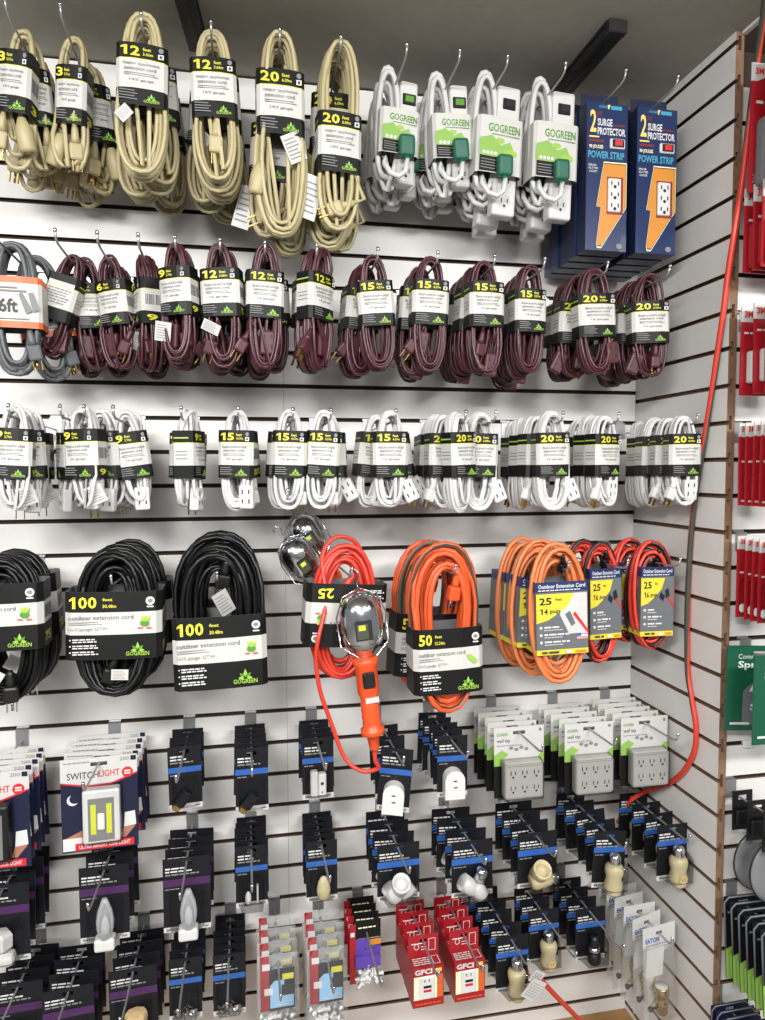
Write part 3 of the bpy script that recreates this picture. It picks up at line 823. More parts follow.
ROW2 = [(55, 235, 'burgundy six-foot cord', [BU6[0], BU6[1]], [-0.185, -0.14, -0.10, -0.06], [(0, -0.30, 3.0), (0, -0.1, 0.3), (0, -0.15, 0.2), (0, 0, 0.1)], [0, 0.012, 0.01, 0], 'second hook'),
        (97, 235, 'burgundy six-foot cord', [BU6[1], BU6[0]], [-0.165, -0.115, -0.07], [(0, -0.1, -0.4), (0, 0.05, -0.3), (0, 0.05, 0.2)], [0, 0.004, 0], 'third hook'),
        (138, 237, 'burgundy nine-foot cord', [BU9[1], BU9[0]], [-0.19, -0.14, -0.09], [(0, 0.0, -1.2), (0, 0.05, 0.3), (0, 0, 0.3)], [0, 0, 0], 'fourth hook'),
        (175, 240, 'burgundy nine-foot cord', [BU9[0], BU9[1]], [-0.275, -0.225, -0.17], [(0, -0.04, -0.45), (0, 0.06, -0.2), (0, -.05, 0.2)], [0, 0.008, 0], 'fifth hook'),
        (220, 243, 'burgundy twelve-foot cord', [BU12[0], BU12[1]], [-0.28, -0.225, -0.17], [(0, -0.03, -0.25), (0, 0.05, 0.2), (0, -0.1, 0.3)], [0, 0.006, 0.01], 'sixth hook'),
        (265, 247, 'burgundy twelve-foot cord', [BU12[1], BU12[0]], [-0.28, -0.225, -0.17], [(0, 0.02, 0.1), (0, -0.06, 0.2), (0, 0.05, 0)], [0, 0.006, 0], 'seventh hook'),
        (317, 250, 'burgundy twelve-foot cord', [BU12[1], BU12[0]], [-0.28, -0.225], [(0, 0.02, 0.75), (0, 0.04, 0.2)], [0, 0], 'eighth hook'),
        (378, 258, 'burgundy fifteen-foot cord', [BU15[0], BU15[1]], [-0.25, -0.20, -0.15], [(0, -0.08, -0.05), (0, 0.08, 0.2), (0, 0.1, -0.2)], [0, -0.01, -0.008], 'ninth hook'),
        (438, 257, 'burgundy fifteen-foot cord', [BU15[1], BU15[2]], [-0.275, -0.22, -0.17], [(0, 0.03, 0.0), (0, 0.08, -0.1), (0, 0.05, 0.1)], [-0.006, -0.014, -0.008], 'tenth hook'),
        (495, 257, 'burgundy fifteen-foot cord', [BU15[2], BU15[0]], [-0.28, -0.225, -0.17, -0.12], [(0, 0.0, 0.05), (0, 0.07, 0.2), (0, 0.08, 0), (0, 0.05, 0.1)], [-0.01, -0.012, -0.014, -0.01], 'eleventh hook'),
        (545, 262, 'burgundy fifteen-foot cord', [BU15[0], BU15[2]], [-0.245, -0.195, -0.15, -0.1], [(0, 0.0, 0.1), (0, 0.06, 0.05), (0, 0.06, 0), (0, 0, 0.1)], [-0.008, -0.006, 0, 0], 'twelfth hook'),
        (608, 265, 'burgundy twenty-foot cord', [BU20[0], BU20[1]], [-0.255, -0.2, -0.14], [(0, -0.06, 0.05), (0, 0.05, 0.0), (0, 0.06, 0.1)], [-0.004, -0.012, -0.005], 'thirteenth hook'),
        (670, 270, 'burgundy twenty-foot cord', [BU20[1], BU20[0]], [-0.235, -0.185, -0.13, -0.08], [(0, -0.04, -0.1), (0, 0.04, 0.0), (0, 0.02, 0.1), (0, 0, 0)], [-0.004, -0.004, 0, 0], 'fourteenth hook')]
for u, v, what, sps, ys, rots, dxs, hn in ROW2:
    stack(sps, 'household_cord', what, 'extension cord', '%s, second row' % hn, tipx(u, v), -7, ys, G3, rots, dxs)

# ---- third row: white household cords
def whit(num, H, W, n, seed, sw=0.08, sh=0.090, szt=-0.022, **kw):
    sw *= 0.84; W *= 0.82
    return cord_spec(num, H, W, n, 0.0034, 'white_cord', seed, sw, sh, 0.042, szt, 'household', 'extension cord', '16 gauge', 'white_pl', D=0.042, nest=0.018, **kw)
W9 = [whit('9', 0.168, 0.078, 8, 51, 0.078, sockp=((0.0, 0.0, -0.13), (0, 0, 0)), tag=((0.02, -0.02, -0.125), (0.1, -0.4, 0.4), 0.03, 0.035)), whit('9', 0.165, 0.08, 6, 52, 0.078, sockp=((0.006, -0.012, -0.13), (0, 0.1, 0)), plugp=((0.0, 0.006, -0.12), (0, 0, 0)))]
W15 = [whit('15', 0.175, 0.082, 11, 53, 0.08, sockp=((0.02, -0.028, -0.125), (0.1, 0, 0)), plugp=((0.0, 0.006, -0.12), (0, 0, 0))), whit('15', 0.172, 0.082, 11, 54, 0.078, plugp=((0.022, -0.02, -0.13), (0.1, -0.1, 0.3)), sockp=((0.0, 0.004, -0.12), (0, 0, 0))), whit('15', 0.175, 0.088, 11, 55, 0.084, sockp=((0.028, -0.028, -0.115), (0.1, -0.45, -0.2)), plugp=((0.0, 0.005, -0.12), (0, 0, 0)))]
W20 = [whit('20', 0.18, 0.088, 13, 56, 0.086, sockp=((0.03, -0.02, -0.12), (0.1, -0.4, 0)), plugp=((0.0, 0.005, -0.12), (0, 0, 0))), whit('20', 0.178, 0.085, 13, 57, 0.084, sockp=((0.012, -0.028, -0.12), (0.05, 0, 0)), plugp=((-0.026, -0.026, -0.13), (0.1, 0.35, 0.4))), whit('20', 0.185, 0.08, 13, 58, 0.076, sockp=((0.0, 0.005, -0.12), (0, 0, 0)), plugp=((0.01, 0.005, -0.12), (0, 0, 0)))]
G4 = 'white household cords on the third row'
ROW3 = [(8, 405, 'white nine-foot cord', [W9[0], W9[1]], [-0.28, -0.23, -0.17], [(0, 0.05, 0.1), (0, -0.05, 0.3), (0, 0, 0)], None, 'leftmost hook'),
        (60, 409, 'white nine-foot cord', [W9[1], W9[0]], [-0.185, -0.13, -0.08], [(0, 0.05, -1.1), (0, 0, 0.2), (0, 0.05, -0.2)], [-0.012, 0, 0], 'second hook'),
        (84, 409, 'white nine-foot cord', [W9[0], W9[1]], [-0.275, -0.22, -0.17, -0.12], [(0, -0.02, -0.35), (0, -0.06, -0.2), (0, -0.04, 0.2), (0, 0, 0)], [-0.008, 0.012, 0.01, 0.01], 'third hook'),
        (113, 412, 'white nine-foot cord', [W9[1], W9[0]], [-0.215, -0.16, -0.10], [(0, -0.14, 0.25), (0, 0.2, 0.0), (0, 0.1, 0)], [0.006, 0.01, 0], 'fourth hook'),
        (181, 409, 'white nine-foot cord', [W9[1], W9[0]], [-0.25, -0.19], [(0, 0, 1.2), (0, 0.05, -0.3)], [0.008, 0.004], 'fifth hook'),
        (238, 410, 'white fifteen-foot cord', [W15[0], W15[1]], [-0.275, -0.22, -0.16], [(0, 0.02, -0.25), (0, -0.06, -0.3), (0, 0, 0)], None, 'sixth hook'),
        (293, 412, 'white fifteen-foot cord', [W15[1], W15[0]], [-0.275, -0.22, -0.16], [(0, 0.03, -0.1), (0, 0.08, 0), (0, 0, 0)], [-0.002, -0.008, 0], 'seventh hook'),
        (331, 413, 'white fifteen-foot cord', [W15[1], W15[2]], [-0.275, -0.22], [(0, 0.06, -0.1), (0, -0.04, -0.2)], [-0.008, 0.004], 'eighth hook'),
        (396, 412, 'white fifteen-foot cord', [W15[2], W15[0]], [-0.275, -0.22, -0.165], [(0, 0.0, 0.0), (0, 0.12, 0.2), (0, -0.15, -0.1)], [-0.006, -0.024, 0.02], 'ninth hook'),
        (466, 411, 'white twenty-foot cord', [W20[2], W20[1], W20[0], W20[1]], [-0.28, -0.23, -0.18, -0.13], [(0, -0.04, 0.4), (0, 0.03, 0.1), (0, 0.05, 0), (0, 0.05, 0)], [-0.006, -0.022, -0.024, -0.02], 'tenth hook'),
        (496, 416, 'white twenty-foot cord', [W20[0], W20[1]], [-0.24, -0.19], [(0, 0.02, -0.1), (0, 0.04, 0)], [-0.008, -0.012], 'eleventh hook'),
        (563, 412, 'white twenty-foot cord', [W20[0], W20[1], W20[2], W20[1]], [-0.28, -0.225, -0.175, -0.12], [(0, -0.02, -0.05), (0, 0.03, 0.3), (0, 0.04, 0.5), (0, 0, 0.3)], [-0.012, -0.02, -0.025, -0.02], 'twelfth hook'),
        (619, 416, 'white twenty-foot cord', [W20[1], W20[0]], [-0.255, -0.205, -0.15], [(0, 0, 0.3), (0, 0.03, 0.4), (0, 0, 0)], [-0.004, -0.006, -0.004], 'thirteenth hook'),
        (698, 414, 'white twenty-foot cord', [W20[1], W20[1], W20[0], W20[2]], [-0.275, -0.225, -0.175, -0.12], [(0, -0.01, -0.15), (0, 0.02, -0.1), (0, 0.03, 0.0), (0, 0.03, 0.2)], [-0.010, -0.010, -0.014, -0.01], 'fourteenth hook')]
for u, v, what, sps, ys, rots, dxs, hn in ROW3:
    stack(sps, 'household_cord', what, 'extension cord', '%s, third row' % hn, tipx(u, v), -3, ys, G4, rots, dxs)

# ================================================================== fourth row: outdoor cords
def outdoor_spec(num, H, W, n, r, m, seed, sw, sh, sd, szt, D, nest, flip=False, gauge='16/3 gauge SJTW', twist=0.0, frog=True, tag=None, wmin=0.45, plug_m='black_pl', drop=0.16, plugp=None):
    sp = Spec()
    p = coil_path(H, W, n, seed, D, nest, szt - sh / 2, sh * 0.8, min(sw / 2 - r - 0.003, W / 2), r, wmin, M=24, e=0.9, drop=drop)
    p = [Vector((q.x, max(-sd / 2 + r + .001, min(sd / 2 - r - .001, q.y)) if (szt - sh - .01 < q.z < szt + .01) else q.y, q.z)) for q in p]
    sp.add('coil', MB().tube(p, r, m, 6, twist=twist))
    bands = [(0.30, 'sleeve_black'), (0.33, 'sleeve_white'), (0.37, 'sleeve_black')]
    i = sp.add('sleeve', band_sleeve(sw, sh, sd, szt, bands, bow=0.005, ch=0.01))
    x = sw / 2 - 0.008
    def Z(f): return szt - f * sh
    nw = 0.15 * len(num)
    it = [('t', num, -x, Z(.24), -x + sw * 0.125 * len(num) / 1.3, Z(.07), 'ink_yellow', 0.03),
          ('t', 'feet', -x + sw * (0.115 * len(num)), Z(.135), -x + sw * (0.115 * len(num) + .1), Z(.09), 'ink_yellow'), ('t', {'100': '30.48m', '50': '15.24m', '75': '22.86m'}.get(num, '7.62m'), -x + sw * (0.115 * len(num)), Z(.235), -x + sw * (0.115 * len(num) + .14), Z(.185), 'ink_yellow'),
          ('e', x - .012, Z(.14), .008, .008, 'ink_white'), ('e', x - .012, Z(.14), .005, .004, 'ink_grey'), ('r', x - .018, Z(.235), x - .006, Z(.215), 'ink_white'),
          ('t', 'outdoor extension cord', -x, Z(.405), -x + sw * .66, Z(.34), 'ink_dark', 0.0)]
    it += [('r', -x, Z(.445), -x + sw * .30, Z(.435), 'ink_grey'), ('r', -x, Z(.475), -x + sw * .34, Z(.465), 'ink_grey'), ('t', gauge, -x, Z(.575), -x + sw * .40, Z(.515), 'ink_grey', 0.0)]
    it2 = []
    if frog:
        fx, fz = x - 0.022, Z(.47)
        it2 += [('e', fx, fz, .008, .006, 'leaf_dark'), ('e', fx + .001, fz + .008, .007, .005, 'leaf_green'), ('e', fx - .004, fz + .012, .0025, .0025, 'ink_yellow'), ('e', fx + .006, fz + .012, .0025, .0025, 'ink_yellow'),
                ('r', fx - .012, fz - .010, fx - .003, fz - .0075, 'label_orange'), ('r', fx + .003, fz - .010, fx + .012, fz - .0075, 'label_orange')]
    else:
        fx, fz = x - 0.02, Z(.47)
        it2 += [('p', [(fx - .012, fz + .008), (fx, fz + .006), (fx + .012, fz - .006), (fx + .006, fz - .012), (fx - .008, fz - .002)], 'leaf_green')]
    for q in range(3):
        it2 += [('e', -x + .003, Z(.695 + .09 * q), .0014, .0014, 'ink_white')] + words(-x + .007, Z(.70 + .09 * q), -x + sw * .28, sh * .018, 'ink_white', q) + words(-x + .007, Z(.733 + .09 * q), -x + sw * .30, sh * .018, 'ink_white', q + 9)
    it2 += [('t', num, x - .045, Z(.93), x - .012, Z(.77), 'ink_yellow', 0.03)] if flip else leaf_logo(x - sw * .20, Z(.87), .13 * sh)
    M = None
    if flip:
        M = Matrix.Translation((0, 0, 2 * szt - sh)) @ Matrix.Diagonal((-1, 1, -1, 1))
    sp.add('lettering', MB().pr(it + it2, y=-sd / 2 - 0.005, M=M), i)
    S = Matrix.Translation((sw / 2, 0, 0)) @ Matrix.Rotation(PI / 2, 4, 'Z')
    q = sd / 2 - 0.014
    sp.add('side_print', MB().pr([('bar', -q, Z(.58), q, Z(.36), 'ink_dark'), ('t', num, -q, Z(.92), q * .7, Z(.78), 'ink_yellow', 0.03)], M=S), i)
    pp = plugp or ((-0.02, -0.01, -0.02 - r), (0.2, 0.5, 0.3))
    plug_parts(sp, pp[0], pp[1], plug_m, 1.2, 3, 'chrome')
    if tag: tag_part(sp, *tag)
    return sp
K4 = 1
BL = [outdoor_spec('100', 0.215, 0.178, 34, 0.0046, 'black_cord', 61, 0.170, 0.126, 0.085, -0.014, 0.075, 0.078, wmin=0.25, plugp=((-0.005, -0.03, -0.16), (0.2, 0.3, 0.2)), tag=((0.012, -0.05, -0.158), (0.05, 0.05, 0), 0.03, 0.02)),
      outdoor_spec('100', 0.205, 0.178, 34, 0.0046, 'black_cord', 62, 0.174, 0.138, 0.088, -0.066, 0.078, 0.082, wmin=0.25, plugp=((0.012, -0.03, 0.012), (0.3, 0.2, 0.1)), tag=((0.0, -0.052, -0.02), (0.5, -0.5, 0.2), 0.03, 0.06)),
      outdoor_spec('75', 0.225, 0.165, 28, 0.0046, 'black_cord', 63, 0.155, 0.124, 0.08, 0.004, 0.07, 0.055, plugp=((0.02, -0.042, -0.185), (0.1, 0.0, 0.1)), tag=((0.0, -0.044, -0.155), (0.05, 0.6, 0), 0.03, 0.03))]
G5 = 'black outdoor cords on the fourth row'
def row4(sps, name, what, where, u, v, ys, rots, group, dx=None, cat='extension cord', k=K4):
    stack(sps, name, what, cat, where, tipx(u, v), k, ys, group, rots, dx)
row4([BL[2]], 'outdoor_cord', 'black seventy-five-foot outdoor cord', 'at the left edge of the photo', -14, 578, [-0.235, -0.135], [(0, 0.0, 0.05), (0, -0.05, 0.1)], G5, dx=[0, -0.006])
row4([BL[0]], 'outdoor_cord', 'black hundred-foot outdoor cord', 'between the two other black cord stacks', 111, 578, [-0.255, -0.155], [(0, 0.02, 0.02), (0, -0.03, 0.05)], G5, dx=[0, 0.004])
row4([BL[1]], 'outdoor_cord', 'black hundred-foot outdoor cord', 'left of the work lights', 217, 578, [-0.265, -0.16], [(0, -0.02, 0.03), (0, 0.03, 0.0)], G5, dx=[0, 0.0])
RED = outdoor_spec('25', 0.225, 0.135, 11, 0.0052, 'red_cord', 64, 0.165, 0.128, 0.075, -0.02, 0.062, 0.055, flip=True, plugp=((0.0, -0.01, -0.03), (0.2, 0.5, 0.3)), plug_m='red_cord', drop=0.2)
row4([RED], 'outdoor_cord', 'red outdoor cord with upside-down sleeve', 'behind the work light', 352, 573, [-0.225], [(0, 0.06, 0.05)], None)
OG = [outdoor_spec('50', 0.292, 0.168, 13, 0.0060, ['orange_cord', 'orange_cord', 'orange_cord', 'olive_cord', 'orange_cord', 'orange_cord'], 65, 0.148, 0.135, 0.075, -0.112, 0.066, 0.062, gauge='16/3 gauge SJTW', twist=0.045, frog=False, plugp=((0.02, -0.02, -0.03), (0.2, 0.1, 0.2)), plug_m='orange_cord', wmin=0.5),
      outdoor_spec('50', 0.275, 0.168, 13, 0.0060, ['orange_cord', 'orange_cord', 'olive_cord', 'olive_cord', 'orange_cord', 'orange_cord'], 66, 0.150, 0.135, 0.075, -0.098, 0.066, 0.062, gauge='16/3 gauge SJTW', twist=0.06, frog=False, plugp=((0.02, 0.02, -0.03), (0.2, 0.1, 0.2)), plug_m='orange_cord', wmin=0.5)]
row4(OG, 'outdoor_cord', 'orange and green fifty-foot outdoor cord', 'right of the work light', 456, 577, [-0.26, -0.175], [(0, -0.02, 0.03), (0, 0.06, 0.1)], 'orange and green outdoor cords', dx=[-0.012, -0.02])

# cords with a yellow and grey hang card
def boxed_cord_spec(gauge, H, W, n, mats, seed, cw, ch_, zt, white, twist, nest=0.055):
    sp = Spec()
    r = 0.0050
    p = coil_path(H, W, n, seed, 0.042, nest, None, 0.1, None, r, 0.55, M=24, e=0.9, drop=0.15)
    p = [Vector((q.x, max(-0.022, min(0.026, q.y)) if zt - ch_ - .01 < q.z < zt + .01 else q.y, q.z)) for q in p]
    sp.add('coil', MB().tube(p, r, mats, 6, twist=twist))
    Y = 0.034
    body = 'card_grey' if True else 'card_white'
    mb = MB()
    def Z(f): return zt - f * ch_
    for a, b, m in ((0, .14, 'blue_head'), (.14, .93, body), (.93, 1.0, 'yellow_card')):
        mb.box(-cw / 2, cw / 2, -Y, -Y + 0.0012, Z(b), Z(a), m)
    for a, b, m in ((0, .14, 'blue_head'), (.14, .93, body), (.93, 1.0, 'yellow_card')):
        mb.box(-cw / 2, -cw / 2 + 0.0012, -Y + 0.0012, Y - .0012, Z(b), Z(a), m)
    mb.box(-cw / 2, cw / 2, Y - .0012, Y, Z(1), Z(0), 'card_grey')
    i = sp.add('card', mb)
    x = cw / 2
    it = [('t', 'Outdoor Extension Cord', -x + .005, Z(.085), x - .005, Z(.03), 'ink_white', 0.02)] + words(-x + .005, Z(.12), x * .7, .0022, 'ink_white', 3)
    if white:
        it.append(('p', [(x * .05, Z(.16)), (x - .002, Z(.16)), (x - .002, Z(.72)), (x * .25, Z(.72)), (-x * .1, Z(.45))], 'card_white'))
    it += [('p', [(-x, Z(.16)), (x * .45, Z(.16)), (x * .25, Z(.32)), (-x * .15, Z(.43)), (-x * .55, Z(.52)), (-x, Z(.56))], 'yellow_card'),
           ('t', '25', -x + .006, Z(.31), -x + .006 + cw * .25, Z(.21), 'ink_black', 0.03), ('t', 'feet', -x + .010 + cw * .28, Z(.26), -x + cw * .5, Z(.215), 'ink_black'),
           ('t', gauge, -x + .007, Z(.44), -x + .005 + cw * .18, Z(.36), 'ink_black', 0.02), ('t', 'gauge', -x + .007 + cw * .19, Z(.44), -x + .005 + cw * .42, Z(.385), 'ink_black')]
    it2 = []
    if white:
        it2 += [('p', [(x * .15, Z(.36)), (x * .45, Z(.24)), (x * .6, Z(.34)), (x * .35, Z(.46))], 'ink_cream'), ('p', [(x * .4, Z(.45)), (x * .5, Z(.42)), (x, Z(.68)), (x, Z(.74))], 'ink_red'), ('p', [(x * .1, Z(.45)), (x * .3, Z(.4)), (x * .5, Z(.58)), (x * .35, Z(.62))], 'card_grey'),
                ('r', x * .55, Z(.80), x * .97, Z(.72), 'ink_white'), ('r', x * .55, Z(.76), x * .72, Z(.72), 'card_blue'), ('r', x * .72, Z(.735), x * .97, Z(.725), 'ink_red'), ('r', x * .55, Z(.775), x * .97, Z(.765), 'ink_red'), ('r', x * .55, Z(.795), x * .97, Z(.785), 'ink_red')]
    else:
        it2 += [('p', [(x * .1, Z(.44)), (x * .2, Z(.36)), (x * .45, Z(.42)), (x * .35, Z(.5))], 'card_navy'), ('p', [(x * .45, Z(.34)), (x * .65, Z(.3)), (x * .75, Z(.42)), (x * .5, Z(.46))], 'ink_black'), ('p', [(x * .6, Z(.44)), (x * .68, Z(.43)), (x, Z(.56)), (x, Z(.60))], 'ink_red')]
    for q in range(3):
        it2 += [('e', -x + .009, Z(.62 + .10 * q), .003, .003, 'ink_white')] + words(-x + .016, Z(.628 + .10 * q), -x + cw * (.45 + .18 * (q > 0)), .0034, 'ink_white', q) + words(-x + .016, Z(.66 + .10 * q), -x + cw * .5, .0016, 'ink_white', q + 4)
    it2 += [('t', 'OUTDOOR', -x + .010, Z(.985), -x + cw * .42, Z(.945), 'ink_dark'), ('r', x * .1, Z(.985), x * .35, Z(.945), 'ink_white'), ('r', x * .5, Z(.98), x * .9, Z(.95), 'bolt_orange')]
    it2 = [q for q in it2 if not (q[0] == 't' and q[1] == 'OUTDOOR')] + words(-x + .010, Z(.975), -x + cw * .42, .0045, 'ink_dark', 8)
    sp.add('lettering', MB().pr(it + it2, y=-Y), i)
    plug_parts(sp, (0.012, -0.012, 0.012), (0.5, -0.4, 0.3), 'black_pl', 0.9, 3, 'chrome')
    return sp
TO = [boxed_cord_spec('14', 0.240, 0.128, 10, 'tan_orange_cord', 71, 0.112, 0.152, -0.024, True, 0.0), boxed_cord_spec('14', 0.240, 0.130, 10, 'tan_orange_cord', 72, 0.112, 0.152, -0.024, True, 0.0)]
RB = [boxed_cord_spec('16', 0.222, 0.092, 10, ['red_cord', 'red_cord', 'red_cord', 'dark_red_cord', 'dark_red_cord', 'dark_red_cord'], 73, 0.076, 0.155, -0.008, False, 0.03, 0.045), boxed_cord_spec('16', 0.196, 0.098, 10, ['red_cord', 'red_cord', 'red_cord', 'dark_red_cord', 'dark_red_cord', 'dark_red_cord'], 74, 0.078, 0.155, -0.008, False, 0.04, 0.045)]
row4(TO, 'outdoor_cord', 'light orange outdoor cord', 'left of red and black cords', 569, 566, [-0.275, -0.205, -0.125], [(0, -0.03, -0.05), (0, 0.05, 0.1), (0, 0.05, 0.1)], 'light orange outdoor cords', dx=[-0.012, -0.022, -0.028])
row4([RB[0]], 'outdoor_cord', 'red and black outdoor cord', 'beside the light orange cords', 628, 571, [-0.215, -0.14], [(0, -0.02, 0.05), (0, 0.06, 0.1)], 'red and black outdoor cords', dx=[-0.016, -0.022])
row4([RB[1]], 'outdoor_cord', 'red and black outdoor cord', 'nearest the corner', 680, 569, [-0.215, -0.14], [(0, 0.0, -0.05), (0, 0.05, 0.1)], 'red and black outdoor cords', dx=[-0.008, -0.018])

# ---- work lights with chrome reflector and orange handle
def worklight_spec(cordpts=None):
    sp = Spec()
    # axis along z, hook at the origin on top
    sh = MB()
    prof = []
    for i in range(9):
        a = PI / 2 * i / 8
        prof.append((0.001 + 0.043 * math.sin(a), -0.030 - 0.042 * (1 - math.sin(PI / 2 - a)) ))
    prof = [(0.002, -0.028), (0.016, -0.031), (0.028, -0.038), (0.037, -0.049), (0.0425, -0.063), (0.0435, -0.078), (0.0435, -0.110), (0.041, -0.124), (0.034, -0.138), (0.024, -0.147), (0.019, -0.152), (0.018, -0.166)]
    sh.lathe(prof, 'chrome', 20)
    si = sp.add('reflector', sh)
    st = MB().pr([('r', -0.019, -0.118, 0.014, -0.080, 'ink_black'), ('r', -0.016, -0.115, 0.006, -0.086, 'olive_cord'), ('r', -0.012, -0.098, 0.001, -0.088, 'cob_yellow')], y=-0.0438)
    sp.add('sticker', st, si)
    g = MB()
    for sx in (-1, 1):
        g.tube([(sx * 0.016, -0.047, -0.150), (sx * 0.047, -0.018, -0.130), (sx * 0.049, -0.012, -0.075), (sx * 0.034, -0.012, -0.036), (0, -0.014, -0.021)], 0.0017, 'chrome', 5)
    g.tube([(-0.049, -0.01, -0.1), (-0.036, -0.036, -0.1), (0, -0.052, -0.1), (0.036, -0.036, -0.1), (0.049, -0.01, -0.1)][0:1] + [(-0.0495, -0.002, -0.1)], 0.0017, 'chrome', 5)
    sp.add('wire_guard', g, si)
    h = MB().tube([(0, 0, -0.028), (0, 0.0, -0.012), (0.004, -0.004, -0.002), (0.004, -0.004, 0.008), (-0.002, -0.002, 0.0145), (-0.011, 0, 0.012), (-0.013, 0, 0.004)], 0.0018, 'chrome', 6)
    sp.add('hanging_hook', h)
    hd = MB().lathe([(0.019, -0.160), (0.025, -0.163), (0.026, -0.172), (0.022, -0.178), (0.022, -0.232), (0.018, -0.240), (0.0165, -0.250), (0.019, -0.254), (0.0175, -0.262), (0.019, -0.267), (0.0175, -0.275), (0.019, -0.280), (0.0175, -0.288), (0.0185, -0.293), (0.0175, -0.302), (0.024, -0.306), (0.024, -0.316), (0.013, -0.320), (0.010, -0.345), (0.007, -0.352)], 'orange_handle', 16)
    hi = sp.add('handle', hd)
    sp.add('switch', MB().rbox(-0.012, 0.012, -0.0275, -0.018, -0.218, -0.186, 'black_pl', 0.003, 1), hi)
    sp.add('warning_label', MB().box(-0.010, 0.016, -0.0225, -0.0165, -0.248, -0.238, 'card_white'), hi)
    if cordpts:
        sp.add('cord', MB().tube(cordpts, 0.0045, 'red_cord', 7))
    return sp
def spline(P, n=8):
    P = [Vector(p) for p in P]; out = []
    for i in range(len(P) - 1):
        a = P[max(0, i - 1)]; b = P[i]; c = P[i + 1]; d = P[min(len(P) - 1, i + 2)]
        for k in range(n):
            t = k / n
            out.append(0.5 * ((2 * b) + (c - a) * t + (2 * a - 5 * b + 4 * c - d) * t * t + (3 * b - a - 3 * c + d) * t ** 3))
    out.append(P[-1])
    return out
wl = Vector((tipx(352, 573) + 0.010, -0.305, wire_z(K4, -0.30)))
wl_tip = aty(381, 763, -0.30)
rot_wl = (0.0, -0.10, 0.0)
Rm = Euler(rot_wl).to_matrix()
cp = [Vector((0, 0, -0.35)), Vector((-0.001, 0.0, -0.372))]
for u, v, y in ((378, 768, -0.295), (362, 771, -0.285), (345, 758, -0.27), (332, 725, -0.26), (320, 690, -0.265), (316, 660, -0.275), (318, 640, -0.285), (326, 600, -0.26), (322, 560, -0.23), (330, 541, -0.215), (345, 537, -0.21), (360, 548, -0.2), (366, 575, -0.19)):
    cp.append(Rm.inverted() @ (aty(u, v, y) - wl))
WLM = worklight_spec(spline(cp, 5))
WLS = worklight_spec()
put(WLM, 'work_light', 'work light with chrome reflector and orange handle before the red cord', 'work light', wl, rot_wl)
lx = tipx(288, 515)
hook(lx, -1, 'metal peg hook carrying the two chrome work lights left of red cord')
def hang_askew(u, v, y, rot, label):
    R3 = Euler(rot).to_matrix()
    put(WLS, 'work_light', label, 'work light', aty(u, v, y) - R3 @ Vector((0, 0, -0.088 * 0.84)), rot, 'chrome work lights hung askew', 0.84)
hang_askew(299, 558, -0.165, (0.1, -0.62, 0.15), 'front one of the two chrome work lights left of the red cord')
hang_askew(307, 534, -0.075, (0.0, -0.55, 0.05), 'rear one of the two chrome work lights left of the red cord')

# ================================================================== blister cards
def card_base(sp, w_, h_, m='card_black', band=None, bandz=(0.036, 0.048), foot=True, lines=3, top=0.010, title=None, ink='ink_grey', footword='EATON', m_foot='card_white', hole=(0.010, 0.0025, -0.0055)):
    """card hung by a slot: the wire runs under (0, 0, 0)"""
    t0, t1 = -0.0006, 0.0006
    x = w_ / 2; hw, hu, hd = hole
    zb = top - h_
    mb = MB()
    mb.box(-x, -hw, t0, t1, hd, top, m).box(hw, x, t0, t1, hd, top, m).box(-hw, hw, t0, t1, hu, top, m).box(-x, x, t0, t1, zb + (0.011 if foot else 0), hd, m)
    if foot:
        mb.box(-x, x, t0, t1, zb, zb + 0.011, m_foot)
    i = sp.add('card', mb)
    it = []
    for q in range(lines):
        it += words(-x + 0.005, -0.013 - 0.0065 * q, -x + w_ * (0.62 + 0.14 * ((q * 7) % 3 - 1)), 0.0032, 'ink_white' if q < 2 else ink, q + int(w_ * 1000))
    if band:
        it.append(('r', -x, -bandz[1], x, -bandz[0], band))
        it += words(-x + 0.004, -bandz[1] - 0.006, -x + w_ * .35, 0.0022, 'ink_grey', 5)
    if foot and footword:
        it += [('t', footword, -x + 0.006, zb + 0.003, -x + 0.006 + min(0.026, w_ * .35), zb + 0.0085, 'ink_dark', 0.03), ('r', x - 0.016, zb + 0.004, x - 0.005, zb + 0.0075, 'ink_grey')]
    sp.add('lettering', MB().pr(it, y=t0), i)
    return i
def blister(sp, x0, x1, z0, z1, d, tp=0.006):
    vs = [(x0, -0.0008, z0), (x1, -0.0008, z0), (x1, -0.0008, z1), (x0, -0.0008, z1), (x0 + tp, -d, z0 + tp), (x1 - tp, -d, z0 + tp), (x1 - tp, -d, z1 - tp), (x0 + tp, -d, z1 - tp)]
    fs = [(4, 5, 6, 7), (0, 1, 5, 4), (1, 2, 6, 5), (2, 3, 7, 6), (3, 0, 4, 7)]
    sp.add('blister', MB().add(vs, fs, 'blister'))
def Tm(x, y, z, rx=0, ry=0, rz=0):
    return Matrix.Translation((x, y, z)) @ Euler((rx, ry, rz)).to_matrix().to_4x4()

